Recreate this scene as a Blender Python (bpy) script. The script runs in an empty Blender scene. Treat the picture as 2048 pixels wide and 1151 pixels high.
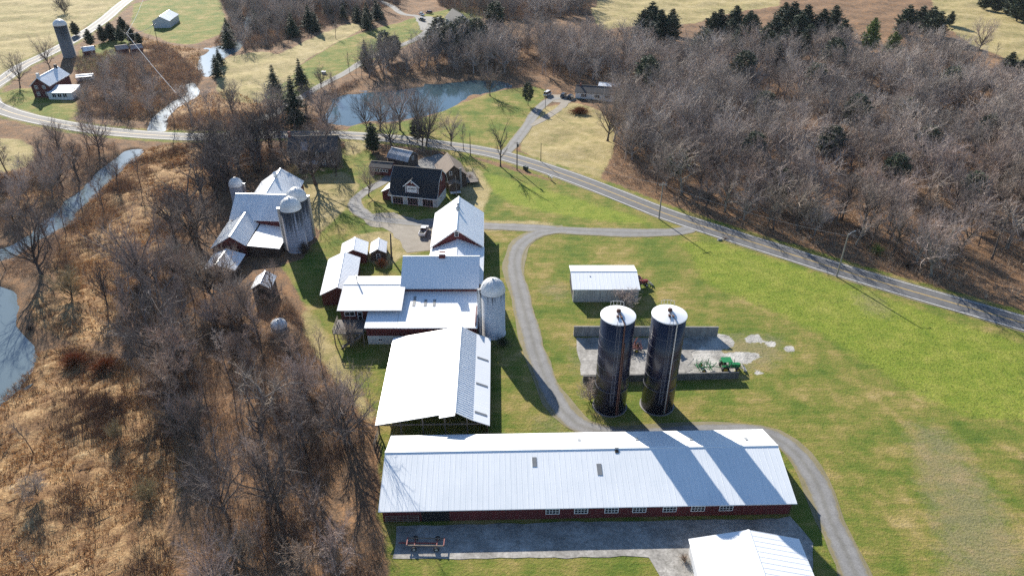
import bpy, math, random
import numpy as np
from mathutils import Vector, Matrix
R = math.radians
random.seed(7); RNG = np.random.default_rng(7)
SC = bpy.context.scene
COL = SC.collection
HCAM = 91.0; PITCH = R(31.8); FPX = 1419.0

# ------------------------------------------------------------------ survey helpers
def at(px, py, z=0.0):
    """Surveyed point: where the sight line of a photo pixel meets height z."""
    u = (px-1024)/FPX; v = -(py-575.5)/FPX
    dy = math.cos(PITCH)+v*math.sin(PITCH); dz = -math.sin(PITCH)+v*math.cos(PITCH)
    t = (z-HCAM)/dz
    return Vector((u*t, dy*t, z))
def to_px(X, Y, Z=0.0):
    d = Y*math.cos(PITCH)-(Z-HCAM)*math.sin(PITCH)
    up = Y*math.sin(PITCH)+(Z-HCAM)*math.cos(PITCH)
    return 1024+FPX*X/d, 575.5-FPX*up/d
def inpoly(x, y, poly):
    x = np.asarray(x); y = np.asarray(y); r = np.zeros(x.shape, bool)
    n = len(poly)
    for i in range(n):
        x1, y1 = poly[i]; x2, y2 = poly[(i+1) % n]
        if y1 == y2: continue
        c = ((y1 > y) != (y2 > y)) & (x < (x2-x1)*(y-y1)/(y2-y1)+x1)
        r ^= c
    return r
def wpoly(poly): return [tuple(at(*p).xy) for p in poly]

# ------------------------------------------------------------------ materials
def new_mat(name):
    m = bpy.data.materials.new(name); m.use_nodes = True
    nt = m.node_tree; nt.nodes.clear()
    o = nt.nodes.new('ShaderNodeOutputMaterial'); b = nt.nodes.new('ShaderNodeBsdfPrincipled')
    nt.links.new(b.outputs[0], o.inputs[0])
    return m, nt, b
def N(nt, t, **k):
    n = nt.nodes.new('ShaderNode'+t)
    for a, v in k.items():
        if a in n.inputs: n.inputs[a].default_value = v
        else: setattr(n, a, v)
    return n
def mapping(nt, scale=(1,1,1), coord='Object', rot=(0,0,0)):
    tc = N(nt, 'TexCoord'); mp = N(nt, 'Mapping'); mp.inputs['Scale'].default_value = scale; mp.inputs['Rotation'].default_value = rot
    nt.links.new(tc.outputs[coord], mp.inputs[0]); return mp.outputs[0]
def noise(nt, vec, scale, detail=4, rough=.6):
    n = N(nt, 'TexNoise'); n.inputs['Scale'].default_value = scale; n.inputs['Detail'].default_value = detail; n.inputs['Roughness'].default_value = rough
    nt.links.new(vec, n.inputs['Vector']); return n.outputs['Fac']
def ramp(nt, fac, stops):
    r = N(nt, 'ValToRGB'); e = r.color_ramp.elements
    while len(e) < len(stops): e.new(.5)
    for el, (p, c) in zip(e, stops):
        el.position = p; el.color = (*c, 1) if len(c) == 3 else c
    nt.links.new(fac, r.inputs[0]); return r.outputs[0]
def mix(nt, fac, a, b, mode='MIX'):
    m = N(nt, 'Mix', data_type='RGBA', blend_type=mode)
    for k, s in ((0, fac), (6, a), (7, b)):
        if hasattr(s, 'is_linked'): nt.links.new(s, m.inputs[k])
        elif k == 0: m.inputs[k].default_value = s
        else: m.inputs[k].default_value = (*s, 1)
    return m.outputs[2]
def math_(nt, op, a, b=0.0):
    m = N(nt, 'Math', operation=op)
    for i, s in enumerate((a, b)):
        if hasattr(s, 'is_linked'): nt.links.new(s, m.inputs[i])
        else: m.inputs[i].default_value = s
    return m.outputs[0]
def bump(nt, b, h, strength=.5, dist=.1):
    n = N(nt, 'Bump'); n.inputs['Strength'].default_value = strength; n.inputs['Distance'].default_value = dist
    nt.links.new(h, n.inputs['Height']); nt.links.new(n.outputs[0], b.inputs['Normal'])

def surf(name, c1, c2=None, scale=1.0, stretch=(1,1,1), rough=.7, bmp=0.0, lo=.35, hi=.65, metallic=0.0, rnd=0.0, coord='Object'):
    """A procedural surface: two tones mottled by noise, optional relief, optional variation per object."""
    m, nt, b = new_mat(name)
    c2 = c2 or tuple(x*.8 for x in c1)
    v = mapping(nt, stretch, coord)
    f = noise(nt, v, scale, 6, .65)
    col = ramp(nt, f, [(lo, c2), (hi, c1)])
    if rnd:
        oi = N(nt, 'ObjectInfo')
        k = ramp(nt, oi.outputs['Random'], [(0, (1-rnd, 1-rnd*.97, 1-rnd*.9)), (.35, (1, .93, .92)), (.6, (1, .97, .86)), (.8, (1+rnd*.7, 1+rnd*.45, 1+rnd*.38)), (1, (1+rnd, 1+rnd*.9, 1+rnd*.75))])
        col = mix(nt, 1.0, col, k, 'MULTIPLY')
    nt.links.new(col, b.inputs['Base Color'])
    b.inputs['Roughness'].default_value = rough; b.inputs['Metallic'].default_value = metallic
    if bmp: bump(nt, b, f, .6, bmp)
    return m
def metal_roof(name, c1, c2, along='X', rough=.38, rib=.75, dirt=.25):
    """Painted ribbed sheet roofing: streaks down the slope, sheet laps, low gloss."""
    m, nt, b = new_mat(name)
    st = (2.2, .12, .12) if along == 'X' else (.12, 2.2, .12)
    v = mapping(nt, st); f = noise(nt, v, 1.6, 6, .7)
    v2 = mapping(nt); g = noise(nt, v2, .16, 3, .6)
    col = mix(nt, math_(nt, 'MULTIPLY', ramp(nt, f, [(.42, (0,0,0)), (.75, (1,1,1))]), dirt*1.6), c1, c2)
    col = mix(nt, math_(nt, 'MULTIPLY', ramp(nt, g, [(.4, (0,0,0)), (.7, (1,1,1))]), dirt), col, c2)
    nt.links.new(col, b.inputs['Base Color']); b.inputs['Roughness'].default_value = rough
    w = N(nt, 'TexWave', wave_type='BANDS', bands_direction=along); w.inputs['Scale'].default_value = .314/rib*1.0; w.inputs['Distortion'].default_value = 0
    nt.links.new(v2, w.inputs['Vector'])
    h = ramp(nt, w.outputs['Fac'], [(.8, (0,0,0)), (1, (1,1,1))])
    bump(nt, b, h, .18, .02)
    lap = N(nt, 'TexBrick'); lap.inputs['Scale'].default_value = 1; lap.inputs['Brick Width'].default_value = 7.5 if along == 'X' else 4.2; lap.inputs['Row Height'].default_value = 4.2 if along == 'X' else 7.5; lap.inputs['Mortar Size'].default_value = .035; nt.links.new(v2, lap.inputs['Vector'])
    col = mix(nt, math_(nt, 'MULTIPLY', lap.outputs['Fac'], .35), col, c2); nt.links.new(col, b.inputs['Base Color'])
    return m
def siding(name, c1, c2, pitch=.25, rough=.75):
    m, nt, b = new_mat(name)
    v = mapping(nt); vs = mapping(nt, (1.2, 1.2, .12))
    f = noise(nt, vs, 2.5, 6, .7)
    col = ramp(nt, f, [(.3, c2), (.62, c1)])
    w = N(nt, 'TexWave', wave_type='BANDS', bands_direction='DIAGONAL', wave_profile='SAW'); w.inputs['Scale'].default_value = .314/pitch
    vf = mapping(nt, (1, 1, 0)); nt.links.new(vf, w.inputs['Vector'])
    col = mix(nt, ramp(nt, w.outputs['Fac'], [(.0, (.35,.35,.35)), (.12, (0,0,0))]), col, tuple(x*.5 for x in c1))
    nt.links.new(col, b.inputs['Base Color']); b.inputs['Roughness'].default_value = rough
    bump(nt, b, w.outputs['Fac'], .3, .02)
    return m
def shingle(name, c1, c2, c3, row=.25):
    m, nt, b = new_mat(name)
    v = mapping(nt)
    br = N(nt, 'TexBrick'); br.inputs['Scale'].default_value = 1.0; br.inputs['Brick Width'].default_value = 1.0; br.inputs['Row Height'].default_value = row
    br.inputs['Mortar Size'].default_value = .012; br.inputs['Color1'].default_value = (*c1, 1); br.inputs['Color2'].default_value = (*c2, 1); br.inputs['Mortar'].default_value = (*c3, 1)
    nt.links.new(v, br.inputs['Vector'])
    g = noise(nt, mapping(nt, (1, .4, .4)), .7, 5, .65)
    col = mix(nt, ramp(nt, g, [(.35, (0,0,0)), (.75, (.6,.6,.6))]), br.outputs['Color'], c3)
    nt.links.new(col, b.inputs['Base Color']); b.inputs['Roughness'].default_value = .85
    bump(nt, b, br.outputs['Fac'], -.4, .02)
    return m
M = {}
M['white_roof'] = metal_roof('white sheet roof', (.86,.87,.88), (.72,.75,.77), 'X', dirt=.3)
M['long_roof'] = metal_roof('long barn roof', (.84,.86,.87), (.68,.72,.74), 'X', dirt=.4)
M['old_roof'] = metal_roof('old galvanised roof', (.84,.86,.87), (.60,.62,.64), 'X', dirt=.4)
M['rust_roof'] = metal_roof('striped rusty roof', (.62,.63,.64), (.16,.15,.15), 'X', dirt=.9, rough=.45)
M['lap_roof'] = shingle('pale lap shingles', (.86,.85,.83), (.83,.82,.80), (.74,.72,.70), row=1.0)
M['black_shingle'] = shingle('black shingles', (.028,.031,.036), (.020,.022,.026), (.012,.013,.015))
M['brown_shingle'] = shingle('brown shingles', (.20,.15,.11), (.15,.11,.085), (.10,.075,.06))
M['slate_shingle'] = shingle('grey shingles', (.085,.083,.085), (.06,.06,.062), (.04,.04,.042))
M['red_wall'] = siding('barn red boards', (.125,.018,.020), (.062,.014,.014))
M['dark_red'] = siding('dark red boards', (.11,.022,.020), (.055,.018,.016))
M['white_wall'] = siding('white boards', (.70,.70,.68), (.52,.52,.50))
M['grey_wall'] = siding('weathered grey boards', (.46,.45,.43), (.22,.21,.20), .5)
M['pale_metal_wall'] = siding('pale sheet wall', (.55,.57,.60), (.40,.42,.45), .9)
M['brown_wall'] = siding('brown boards', (.075,.05,.036), (.045,.03,.024))
M['house_grey'] = siding('dark weathered clapboard', (.075,.065,.062), (.04,.036,.036))
M['teal_wall'] = siding('green boards', (.20,.27,.24), (.15,.2,.18))
M['block'] = surf('whitewashed block', (.62,.62,.60), (.42,.42,.40), 1.2, rough=.9)
M['trim'] = surf('white trim', (.78,.78,.76), (.66,.66,.64), 2, rough=.6)
M['red_trim'] = surf('pinkish door bars', (.55,.33,.33), (.45,.24,.25), 3)
M['glass'] = surf('dark window glass', (.018,.021,.026), (.012,.014,.018), 2, rough=.08)
M['dark'] = surf('dark opening', (.012,.011,.011), (.008,.008,.008), 2, rough=.9)
M['skylight'] = surf('grey fibreglass sheet', (.25,.26,.26), (.17,.175,.18), 3, stretch=(4,.3,1), rough=.4)
M['wood'] = surf('weathered timber', (.23,.19,.15), (.12,.10,.08), 3, stretch=(1,1,.2), rough=.85)
M['deck'] = surf('grey deck boards', (.16,.14,.13), (.09,.08,.075), 4, rough=.85)
M['pole'] = surf('grey pole timber', (.30,.27,.24), (.20,.18,.16), 3, stretch=(1,1,.1), rough=.85)
M['dark_pole'] = surf('dark pole timber', (.07,.06,.055), (.045,.04,.036), 3, stretch=(1,1,.1), rough=.85)
M['concrete'] = surf('yard concrete', (.38,.365,.34), (.17,.165,.16), .35, rough=.9, lo=.36, hi=.60)
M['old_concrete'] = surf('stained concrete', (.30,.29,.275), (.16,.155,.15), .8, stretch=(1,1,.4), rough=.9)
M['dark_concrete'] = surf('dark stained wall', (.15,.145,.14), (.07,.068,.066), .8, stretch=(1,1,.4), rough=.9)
M['steel'] = surf('galvanised steel', (.46,.47,.48), (.34,.35,.36), 3, rough=.4, metallic=.6)
M['dull_steel'] = surf('dull grey steel', (.17,.17,.19), (.10,.10,.12), 3, rough=.6)
M['rust'] = surf('rusty pipe', (.13,.055,.035), (.075,.035,.026), 3, rough=.8)
M['rust_roof_pink'] = surf('faded rusty sheet', (.44,.37,.34), (.28,.20,.17), .8, rough=.7)
M['tyre'] = surf('black rubber', (.02,.02,.02), (.012,.012,.012), 5, rough=.85)
M['rim'] = surf('pale wheel rim', (.5,.49,.46), (.36,.35,.33), 5, rough=.5)
M['yellow_rim'] = surf('yellow wheel rim', (.55,.40,.05), (.42,.3,.04), 5, rough=.5)
M['green_paint'] = surf('green machine paint', (.02,.22,.06), (.015,.15,.045), 3, rough=.35)
M['red_paint'] = surf('red machine paint', (.26,.03,.025), (.15,.028,.024), 3, rough=.45)
M['rust_red'] = surf('rusty red machine', (.26,.06,.04), (.12,.05,.035), 3, rough=.7)
M['car_white'] = surf('white car paint', (.76,.76,.76), (.7,.7,.7), 2, rough=.22)
M['car_black'] = surf('black car paint', (.02,.022,.027), (.015,.016,.02), 2, rough=.2)
M['car_dark'] = surf('dark grey car paint', (.06,.066,.075), (.05,.055,.06), 2, rough=.22)
M['car_maroon'] = surf('maroon car paint', (.16,.05,.05), (.12,.04,.04), 2, rough=.25)
M['bin_green'] = surf('dark green plastic', (.02,.05,.04), (.015,.035,.03), 2, rough=.5)
M['chimney_brick'] = surf('red brick', (.24,.08,.06), (.15,.055,.045), 6, rough=.9)
M['wire'] = surf('bright cable', (.62,.62,.6), (.5,.5,.5), 2, rough=.4)
M['trunk'] = surf('grey bark', (.125,.105,.092), (.06,.05,.045), 3, stretch=(1,1,.25), rough=.95, rnd=.25)
M['pale_trunk'] = surf('pale bark', (.34,.31,.27), (.16,.14,.12), 2, stretch=(1,1,.25), rough=.95, rnd=.2)
M['twig'] = surf('bare twigs', (.35,.295,.26), (.21,.175,.15), .35, rough=.9, rnd=.5)
M['pale_twig'] = surf('pale bare twigs', (.46,.40,.36), (.30,.25,.22), .35, rough=.9, rnd=.25)
M['brown_twig'] = surf('brown bare twigs', (.42,.33,.265), (.25,.19,.15), .35, rough=.9, rnd=.5)
M['dark_twig'] = surf('dark bare twigs', (.16,.135,.12), (.09,.075,.07), .35, rough=.9, rnd=.3)
M['budding'] = surf('budding twigs', (.36,.32,.17), (.22,.18,.11), .35, rough=.9, rnd=.2)
M['brown_leaf'] = surf('clinging brown leaves', (.22,.105,.045), (.12,.06,.03), .5, rough=.9)
M['needle'] = surf('dark needles', (.062,.088,.042), (.026,.042,.022), 1.1, rough=.8, rnd=.3)
M['needle_bright'] = surf('bright needles', (.20,.25,.065), (.09,.13,.035), .5, rough=.8, rnd=.15)
M['holly'] = surf('grey green evergreen leaves', (.055,.085,.040), (.026,.042,.022), .5, rough=.7)
def silo_mat(name, light, mid, dark, zr, streak=1.0):
    m, nt, b = new_mat(name)
    v = mapping(nt, (1.7, 1.7, .06)); f = noise(nt, v, 1.5, 7, .75)
    v2 = mapping(nt); g = noise(nt, v2, 1.3, 6, .7)
    sp = N(nt, 'SeparateXYZ'); nt.links.new(v2, sp.inputs[0])
    up = N(nt, 'MapRange'); nt.links.new(sp.outputs['Z'], up.inputs[0])
    up.inputs[1].default_value = zr*(.15 if streak > .7 else .55); up.inputs[2].default_value = zr; up.inputs[3].default_value = -.12; up.inputs[4].default_value = .25*streak
    s = math_(nt, 'ADD', f, up.outputs[0])
    col = mix(nt, ramp(nt, g, [(.3, (0,0,0)), (.7, (1,1,1))]), mid, light)
    col = mix(nt, ramp(nt, s, [(.56, (0,0,0)), (.66, (1,1,1))]), col, dark)
    nt.links.new(col, b.inputs['Base Color']); b.inputs['Roughness'].default_value = .85
    br = N(nt, 'TexWave', wave_type='BANDS', bands_direction='Z'); br.inputs['Scale'].default_value = .314/.76
    nt.links.new(v2, br.inputs['Vector']); bump(nt, b, ramp(nt, br.outputs['Fac'], [(0, (0,0,0)), (.15, (1,1,1))]), .5, .03)
    return m
M['silo_white'] = silo_mat('white stave silo', (.70,.70,.70), (.52,.52,.53), (.055,.055,.06), 11.3, .45)
M['silo_grey'] = silo_mat('streaked stave silo', (.46,.45,.47), (.30,.29,.31), (.05,.05,.055), 12.0, .95)
M['silo_dark'] = silo_mat('old dark stave silo', (.22,.21,.20), (.14,.135,.13), (.05,.05,.05), 14.4, .9)
M['dome'] = surf('silo dome sheet', (.72,.72,.71), (.56,.56,.55), .8, rough=.4)
def blue_mat():
    m, nt, b = new_mat('navy enamel panels')
    v = mapping(nt, (1.4, 1.4, .08)); f = noise(nt, v, 1.6, 6, .7)
    col = ramp(nt, f, [(.35, (.007,.008,.022)), (.6, (.013,.015,.034)), (.8, (.035,.028,.032))])
    nt.links.new(col, b.inputs['Base Color']); b.inputs['Roughness'].default_value = .28
    v2 = mapping(nt); w = N(nt, 'TexWave', wave_type='BANDS', bands_direction='Z'); w.inputs['Scale'].default_value = .314/1.42
    nt.links.new(v2, w.inputs['Vector']); bump(nt, b, ramp(nt, w.outputs['Fac'], [(0, (0,0,0)), (.1, (1,1,1))]), .3, .02)
    return m
M['navy'] = blue_mat()

def tuft_mat(name, stops, rough=.9):
    """Colour varies from clump to clump through the stored attribute 'shade'."""
    m, nt, b = new_mat(name)
    a = N(nt, 'Attribute', attribute_name='shade')
    f = noise(nt, mapping(nt), .12, 3, .6)
    s = math_(nt, 'ADD', math_(nt, 'MULTIPLY', a.outputs['Fac'], .6), math_(nt, 'MULTIPLY', f, .4))
    nt.links.new(ramp(nt, s, stops), b.inputs['Base Color']); b.inputs['Roughness'].default_value = rough
    return m
M['marsh_tuft'] = tuft_mat('dry marsh grass', [(.15, (.17,.075,.032)), (.36, (.36,.18,.068)), (.56, (.56,.34,.14)), (.8, (.72,.54,.30))])
M['brush'] = tuft_mat('brown brush', [(.15, (.16,.12,.095)), (.42, (.32,.235,.175)), (.62, (.44,.29,.17)), (.85, (.52,.43,.34))])
M['litter_leaf'] = tuft_mat('rough green tufts', [(.2, (.06,.10,.016)), (.5, (.11,.16,.025)), (.8, (.18,.20,.04))])

# ------------------------------------------------------------------ mesh builder
class MB:
    def __init__(s): s.v = []; s.f = []; s.m = []
    def add(s, vs, fs, mi=0):
        o = len(s.v); s.v.extend(tuple(p) for p in vs)
        for f in fs: s.f.append(tuple(i+o for i in f)); s.m.append(mi)
        return s
    def box(s, x0, x1, y0, y1, z0, z1, mi=0):
        return s.add([(x0,y0,z0),(x1,y0,z0),(x1,y1,z0),(x0,y1,z0),(x0,y0,z1),(x1,y0,z1),(x1,y1,z1),(x0,y1,z1)],
              [(0,3,2,1),(4,5,6,7),(0,1,5,4),(1,2,6,5),(2,3,7,6),(3,0,4,7)], mi)
    def bar(s, a, b, w, h=None, mi=0):
        """A straight bar of section w x h between two points."""
        a = Vector(a); b = Vector(b); h = h or w; d = (b-a).normalized()
        u = d.cross(Vector((0,0,1)));
        if u.length < 1e-3: u = Vector((1,0,0))
        u.normalize(); t = u.cross(d)
        P = [q+u*sx*w/2+t*sy*h/2 for q in (a, b) for sx, sy in ((-1,-1),(1,-1),(1,1),(-1,1))]
        return s.add(P, [(3,2,1,0),(4,5,6,7),(0,1,5,4),(1,2,6,5),(2,3,7,6),(3,0,4,7)], mi)
    def tube(s, pts, rad, n=6, mi=0, cap=True):
        pts = [Vector(p) for p in pts]
        if not hasattr(rad, '__len__'): rad = [rad]*len(pts)
        vs = []; ref = Vector((.31,.73,.61))
        for i, p in enumerate(pts):
            d = (pts[min(i+1, len(pts)-1)]-pts[max(i-1, 0)]).normalized()
            u = d.cross(Vector((0,0,1)) if abs(d.z) < .9 else Vector((0,1,0))).normalized() if i == 0 else (u-d*u.dot(d)).normalized()
            t = d.cross(u)
            for k in range(n):
                a = 2*math.pi*k/n; vs.append(p+(u*math.cos(a)+t*math.sin(a))*rad[i])
        fs = [(i*n+k, i*n+(k+1) % n, (i+1)*n+(k+1) % n, (i+1)*n+k) for i in range(len(pts)-1) for k in range(n)]
        if cap: fs += [tuple(range(n))[::-1], tuple((len(pts)-1)*n+k for k in range(n))]
        return s.add(vs, fs, mi)
    def lathe(s, prof, n=40, mi=0, c=(0,0)):
        vs = []; fs = []
        for r, z in prof:
            for k in range(n):
                a = 2*math.pi*k/n; vs.append((c[0]+r*math.cos(a), c[1]+r*math.sin(a), z))
        for i in range(len(prof)-1):
            for k in range(n): fs.append((i*n+k, i*n+(k+1) % n, (i+1)*n+(k+1) % n, (i+1)*n+k))
        fs.append(tuple(range(n))[::-1]); fs.append(tuple((len(prof)-1)*n+k for k in range(n)))
        return s.add(vs, fs, mi)
    def prism(s, prof, x0, x1, mi=0):
        """Profile of (y, z) points extruded along x."""
        n = len(prof)
        vs = [(x0, y, z) for y, z in prof]+[(x1, y, z) for y, z in prof]
        fs = [(i, (i+1) % n, n+(i+1) % n, n+i) for i in range(n)]+[tuple(range(n))[::-1], tuple(range(n, 2*n))]
        return s.add(vs, fs, mi)
    def torus(s, c, r, t, n=40, k=5, mi=0):
        vs = []; fs = []
        for i in range(n):
            a = 2*math.pi*i/n
            for j in range(k):
                b = 2*math.pi*j/k; q = r+t*math.cos(b)
                vs.append((c[0]+q*math.cos(a), c[1]+q*math.sin(a), c[2]+t*math.sin(b)))
        for i in range(n):
            for j in range(k): fs.append((i*k+j, ((i+1) % n)*k+j, ((i+1) % n)*k+(j+1) % k, i*k+(j+1) % k))
        return s.add(vs, fs, mi)
    def mesh(s, name, mats, smooth=False):
        me = bpy.data.meshes.new(name); me.from_pydata([tuple(v) for v in s.v], [], s.f)
        for m in (mats if isinstance(mats, (list, tuple)) else [mats]): me.materials.append(m)
        if any(s.m): me.polygons.foreach_set('material_index', s.m)
        if smooth: me.polygons.foreach_set('use_smooth', [True]*len(me.polygons))
        me.update(); return me
    def build(s, name, mats, parent=None, smooth=False, loc=(0,0,0), rz=0.0):
        return link(name, s.mesh(name, mats, smooth), parent, loc, rz)
def link(name, me, parent=None, loc=(0,0,0), rz=0.0):
    o = bpy.data.objects.new(name, me); COL.objects.link(o)
    o.location = loc; o.rotation_euler = (0,0,rz)
    if parent: o.parent = parent
    return o
def np_mesh(name, V, F, mat, shade=None):
    """Mesh from arrays of vertices and equal-sided faces."""
    me = bpy.data.meshes.new(name); k = F.shape[1]
    me.vertices.add(len(V)); me.vertices.foreach_set('co', np.ascontiguousarray(V, np.float32).ravel())
    me.loops.add(F.size); me.loops.foreach_set('vertex_index', np.ascontiguousarray(F, np.int32).ravel())
    me.polygons.add(len(F)); me.polygons.foreach_set('loop_start', np.arange(0, F.size, k, dtype=np.int32)); me.polygons.foreach_set('loop_total', np.full(len(F), k, np.int32))
    me.materials.append(mat); me.update(calc_edges=True)
    if shade is not None:
        a = me.attributes.new('shade', 'FLOAT', 'POINT'); a.data.foreach_set('value', np.ascontiguousarray(shade, np.float32))
    return me
def tag(o, label=None, cat=None, group=None, kind=None):
    if label: o['label'] = label
    if cat: o['category'] = cat
    if group: o['group'] = group
    if kind: o['kind'] = kind
    return o
def thing(name, label, cat, loc=(0,0,0), rz=0.0, group=None):
    o = bpy.data.objects.new(name, None); COL.objects.link(o); o.empty_display_size = .5
    o.location = loc; o.rotation_euler = (0,0,rz); return tag(o, label, cat, group)
def copy_tree(o, parent=None):
    c = o.copy(); COL.objects.link(c)
    if parent: c.parent = parent
    for ch in o.children: copy_tree(ch, c)
    return c
def structure(o, label=None): return tag(o, label, kind='structure')
BLOCKED = []        # discs (x, y, r) where no wild plant grows
def block(x, y, r): BLOCKED.append((x, y, r))

# ------------------------------------------------------------------ building kit
WCACHE = {}
def window(parent, x, y, z, w, h, face=0.0, nx=2, ny=2, frame='trim', name='window', pane='glass', bar=.07):
    """A framed window centred on x, y, z of its building; face 0 looks along local -y."""
    k = (round(w, 2), round(h, 2), nx, ny, frame, bar)
    if k not in WCACHE:
        b = MB(); e = .11
        b.box(-w/2-e, w/2+e, -.06, .04, -h/2-e, -h/2); b.box(-w/2-e, w/2+e, -.06, .04, h/2, h/2+e)
        b.box(-w/2-e, -w/2, -.06, .04, -h/2, h/2); b.box(w/2, w/2+e, -.06, .04, -h/2, h/2)
        for i in range(1, nx): q = -w/2+w*i/nx; b.box(q-bar/2, q+bar/2, -.045, .03, -h/2, h/2)
        for i in range(1, ny): q = -h/2+h*i/ny; b.box(-w/2, w/2, -.042, .027, q-bar/2, q+bar/2)
        p = MB().box(-w/2, w/2, -.02, .02, -h/2, h/2)
        WCACHE[k] = (b.mesh('window_frame', M[frame]), p.mesh('pane', M[pane]))
    f, p = WCACHE[k]
    o = link(name, f, parent, (x, y, z), face); link('pane', p, o)
    return o
def prof_z(prof, y):
    for (y0, z0), (y1, z1) in zip(prof, prof[1:]):
        if y0 <= y <= y1: return z0+(z1-z0)*(y-y0)/(y1-y0)
    return prof[-1][1] if y > prof[-1][0] else prof[0][1]
def roof_mesh(prof, x0, x1, t=.14, ribs=0, rib_h=.025, cap=True):
    b = MB()
    b.prism(list(prof)+[(y, z-t) for y, z in reversed(prof)], x0, x1)
    if ribs:
        n = max(2, int((x1-x0)/ribs))
        for (y0, z0), (y1, z1) in zip(prof, prof[1:]):
            L = math.hypot(y1-y0, z1-z0); ny, nz = -(z1-z0)/L, (y1-y0)/L
            for i in range(n+1):
                x = x0+.04+(x1-x0-.08)*i/n
                q = [(y0-ny*.02, z0-nz*.02), (y1-ny*.02, z1-nz*.02), (y1+ny*rib_h, z1+nz*rib_h), (y0+ny*rib_h, z0+nz*rib_h)]
                b.prism(q, x-.03, x+.03)
    if cap and len(prof) > 2:
        yr, zr = max(prof, key=lambda q: q[1])
        b.box(x0-.02, x1+.02, yr-.16, yr+.16, zr-.03, zr+.075)
    return b
def building(name, label, cat, p0, rot, L, prof, wall, roof, ov=.35, ovx=.35, ribs=.0, t=.14, base=None, base_h=1.0, fascia=None, rib_h=.025, group=None, open_walls=False, roof_name='roof'):
    """Ridge along local x from corner p0; prof = roof outline (y, z) across the building."""
    root = thing(name, label, cat, (p0[0], p0[1], 0), R(rot), group)
    y0, y1 = prof[0][0]+ov, prof[-1][0]-ov
    if not open_walls:
        zb = base_h if base else -.4
        inner = [(y, z-t+.02) for y, z in prof if y0 < y < y1]
        wp = [(y0, zb), (y1, zb), (y1, prof_z(prof, y1)-t+.02)]+inner[::-1]+[(y0, prof_z(prof, y0)-t+.02)]
        MB().prism(wp[::-1], ovx, L-ovx).build('wall', M[wall], root)
        if base: MB().box(ovx-.06, L-ovx+.06, y0-.06, y1+.06, -.4, base_h).build('foundation', M[base], root)
    r = roof_mesh(prof, 0, L, t, ribs, rib_h).build(roof_name, M[roof], root)
    if fascia:
        f = MB()
        for x in (-.03, L-.02):
            for (a, za), (c, zc) in zip(prof, prof[1:]):
                f.prism([(a, za-.30), (c, zc-.30), (c, zc+.02), (a, za+.02)][::-1], x, x+.05)
        for (y, z), s in ((prof[0], -1), (prof[-1], 1)):
            f.box(0, L, min(y, y+s*.05), max(y, y+s*.05), z-.26, z-.02)
        f.build('fascia', M[fascia], root)
    c = Matrix.Rotation(R(rot), 2) @ Vector((L/2, (prof[0][0]+prof[-1][0])/2))
    n = max(1, int(L/7))
    for i in range(n+1):
        q = Matrix.Rotation(R(rot), 2) @ Vector((L*i/n, (prof[0][0]+prof[-1][0])/2)); block(p0[0]+q.x, p0[1]+q.y, (prof[-1][0]-prof[0][0])/2+2.0)
    return root
def gab(ny, fy, ze, zr, ze2=None): return [(0, ze), (ny, zr), (ny+fy, ze2 if ze2 is not None else ze)]
def local(root, P):
    d = Vector((P[0]-root.location.x, P[1]-root.location.y)); return Matrix.Rotation(-root.rotation_euler.z, 2) @ d

# ================================================================== GROUND, WATER, ROADS
CREEK = [[(498,20),(512,30),(488,85),(470,92)],
         [(402,122),(420,100),(445,92),(448,112),(425,124),(424,150),(410,152)],
         [(374,170),(384,163),(396,182),(390,192),(352,212),(330,236),(326,262),(298,260),(308,232),(345,202),(376,190)],
         [(278,296),(284,304),(250,326),(205,368),(160,408),(128,445),(70,478),(30,506),(-40,530),(-40,505),(20,492),(58,470),(95,438),(130,405),(170,375),(205,334),(250,300)],
         [(448,95),(470,90),(488,85),(474,100),(446,114)]]
MARSH_POOL = [[(-60,560),(12,578),(22,585),(27,612),(20,640),(28,660),(54,682),(64,710),(60,738),(30,768),(0,794),(-60,830)]]
POND = [[(648,236),(662,212),(682,192),(722,188),(800,180),(870,171),(950,160),(990,163),(1012,172),(985,180),(940,186),(910,205),(885,218),(850,226),(812,232),(790,240),(735,236),(700,247)]]
lawn_p = [[(960,322),(1040,345),(1200,390),(1345,440),(1420,462),(1560,506),(1700,556),(2060,655),(2060,1200),(780,1200),(772,1090),(758,1040),(760,860),(700,770),(660,720),(610,655),(596,580),(560,530),(600,520),(640,470),(610,430),(600,400),(610,350),(690,290),(735,292),(760,330),(850,345),(900,300)],
          [(690,256),(720,246),(790,246),(860,232),(915,208),(985,184),(1060,172),(1102,182),(1060,230),(1016,296),(950,288),(880,276),(800,272),(700,266)],
          [(520,200),(600,130),(680,80),(740,60),(800,45),(845,30),(900,18),(960,14),(985,25),(960,40),(930,48),(850,58),(836,82),(760,115),(700,142),(640,172),(585,200)],
          [(268,8),(300,0),(440,0),(452,40),(440,70),(380,92),(340,85),(290,66),(262,52)],
          [(2,190),(30,176),(70,176),(90,196),(150,200),(160,236),(100,238),(40,230),(4,216)],
          [(160,100),(200,88),(270,60),(262,90),(200,150),(150,140)],
          [(560,355),(596,335),(610,420),(560,440)]]
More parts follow.
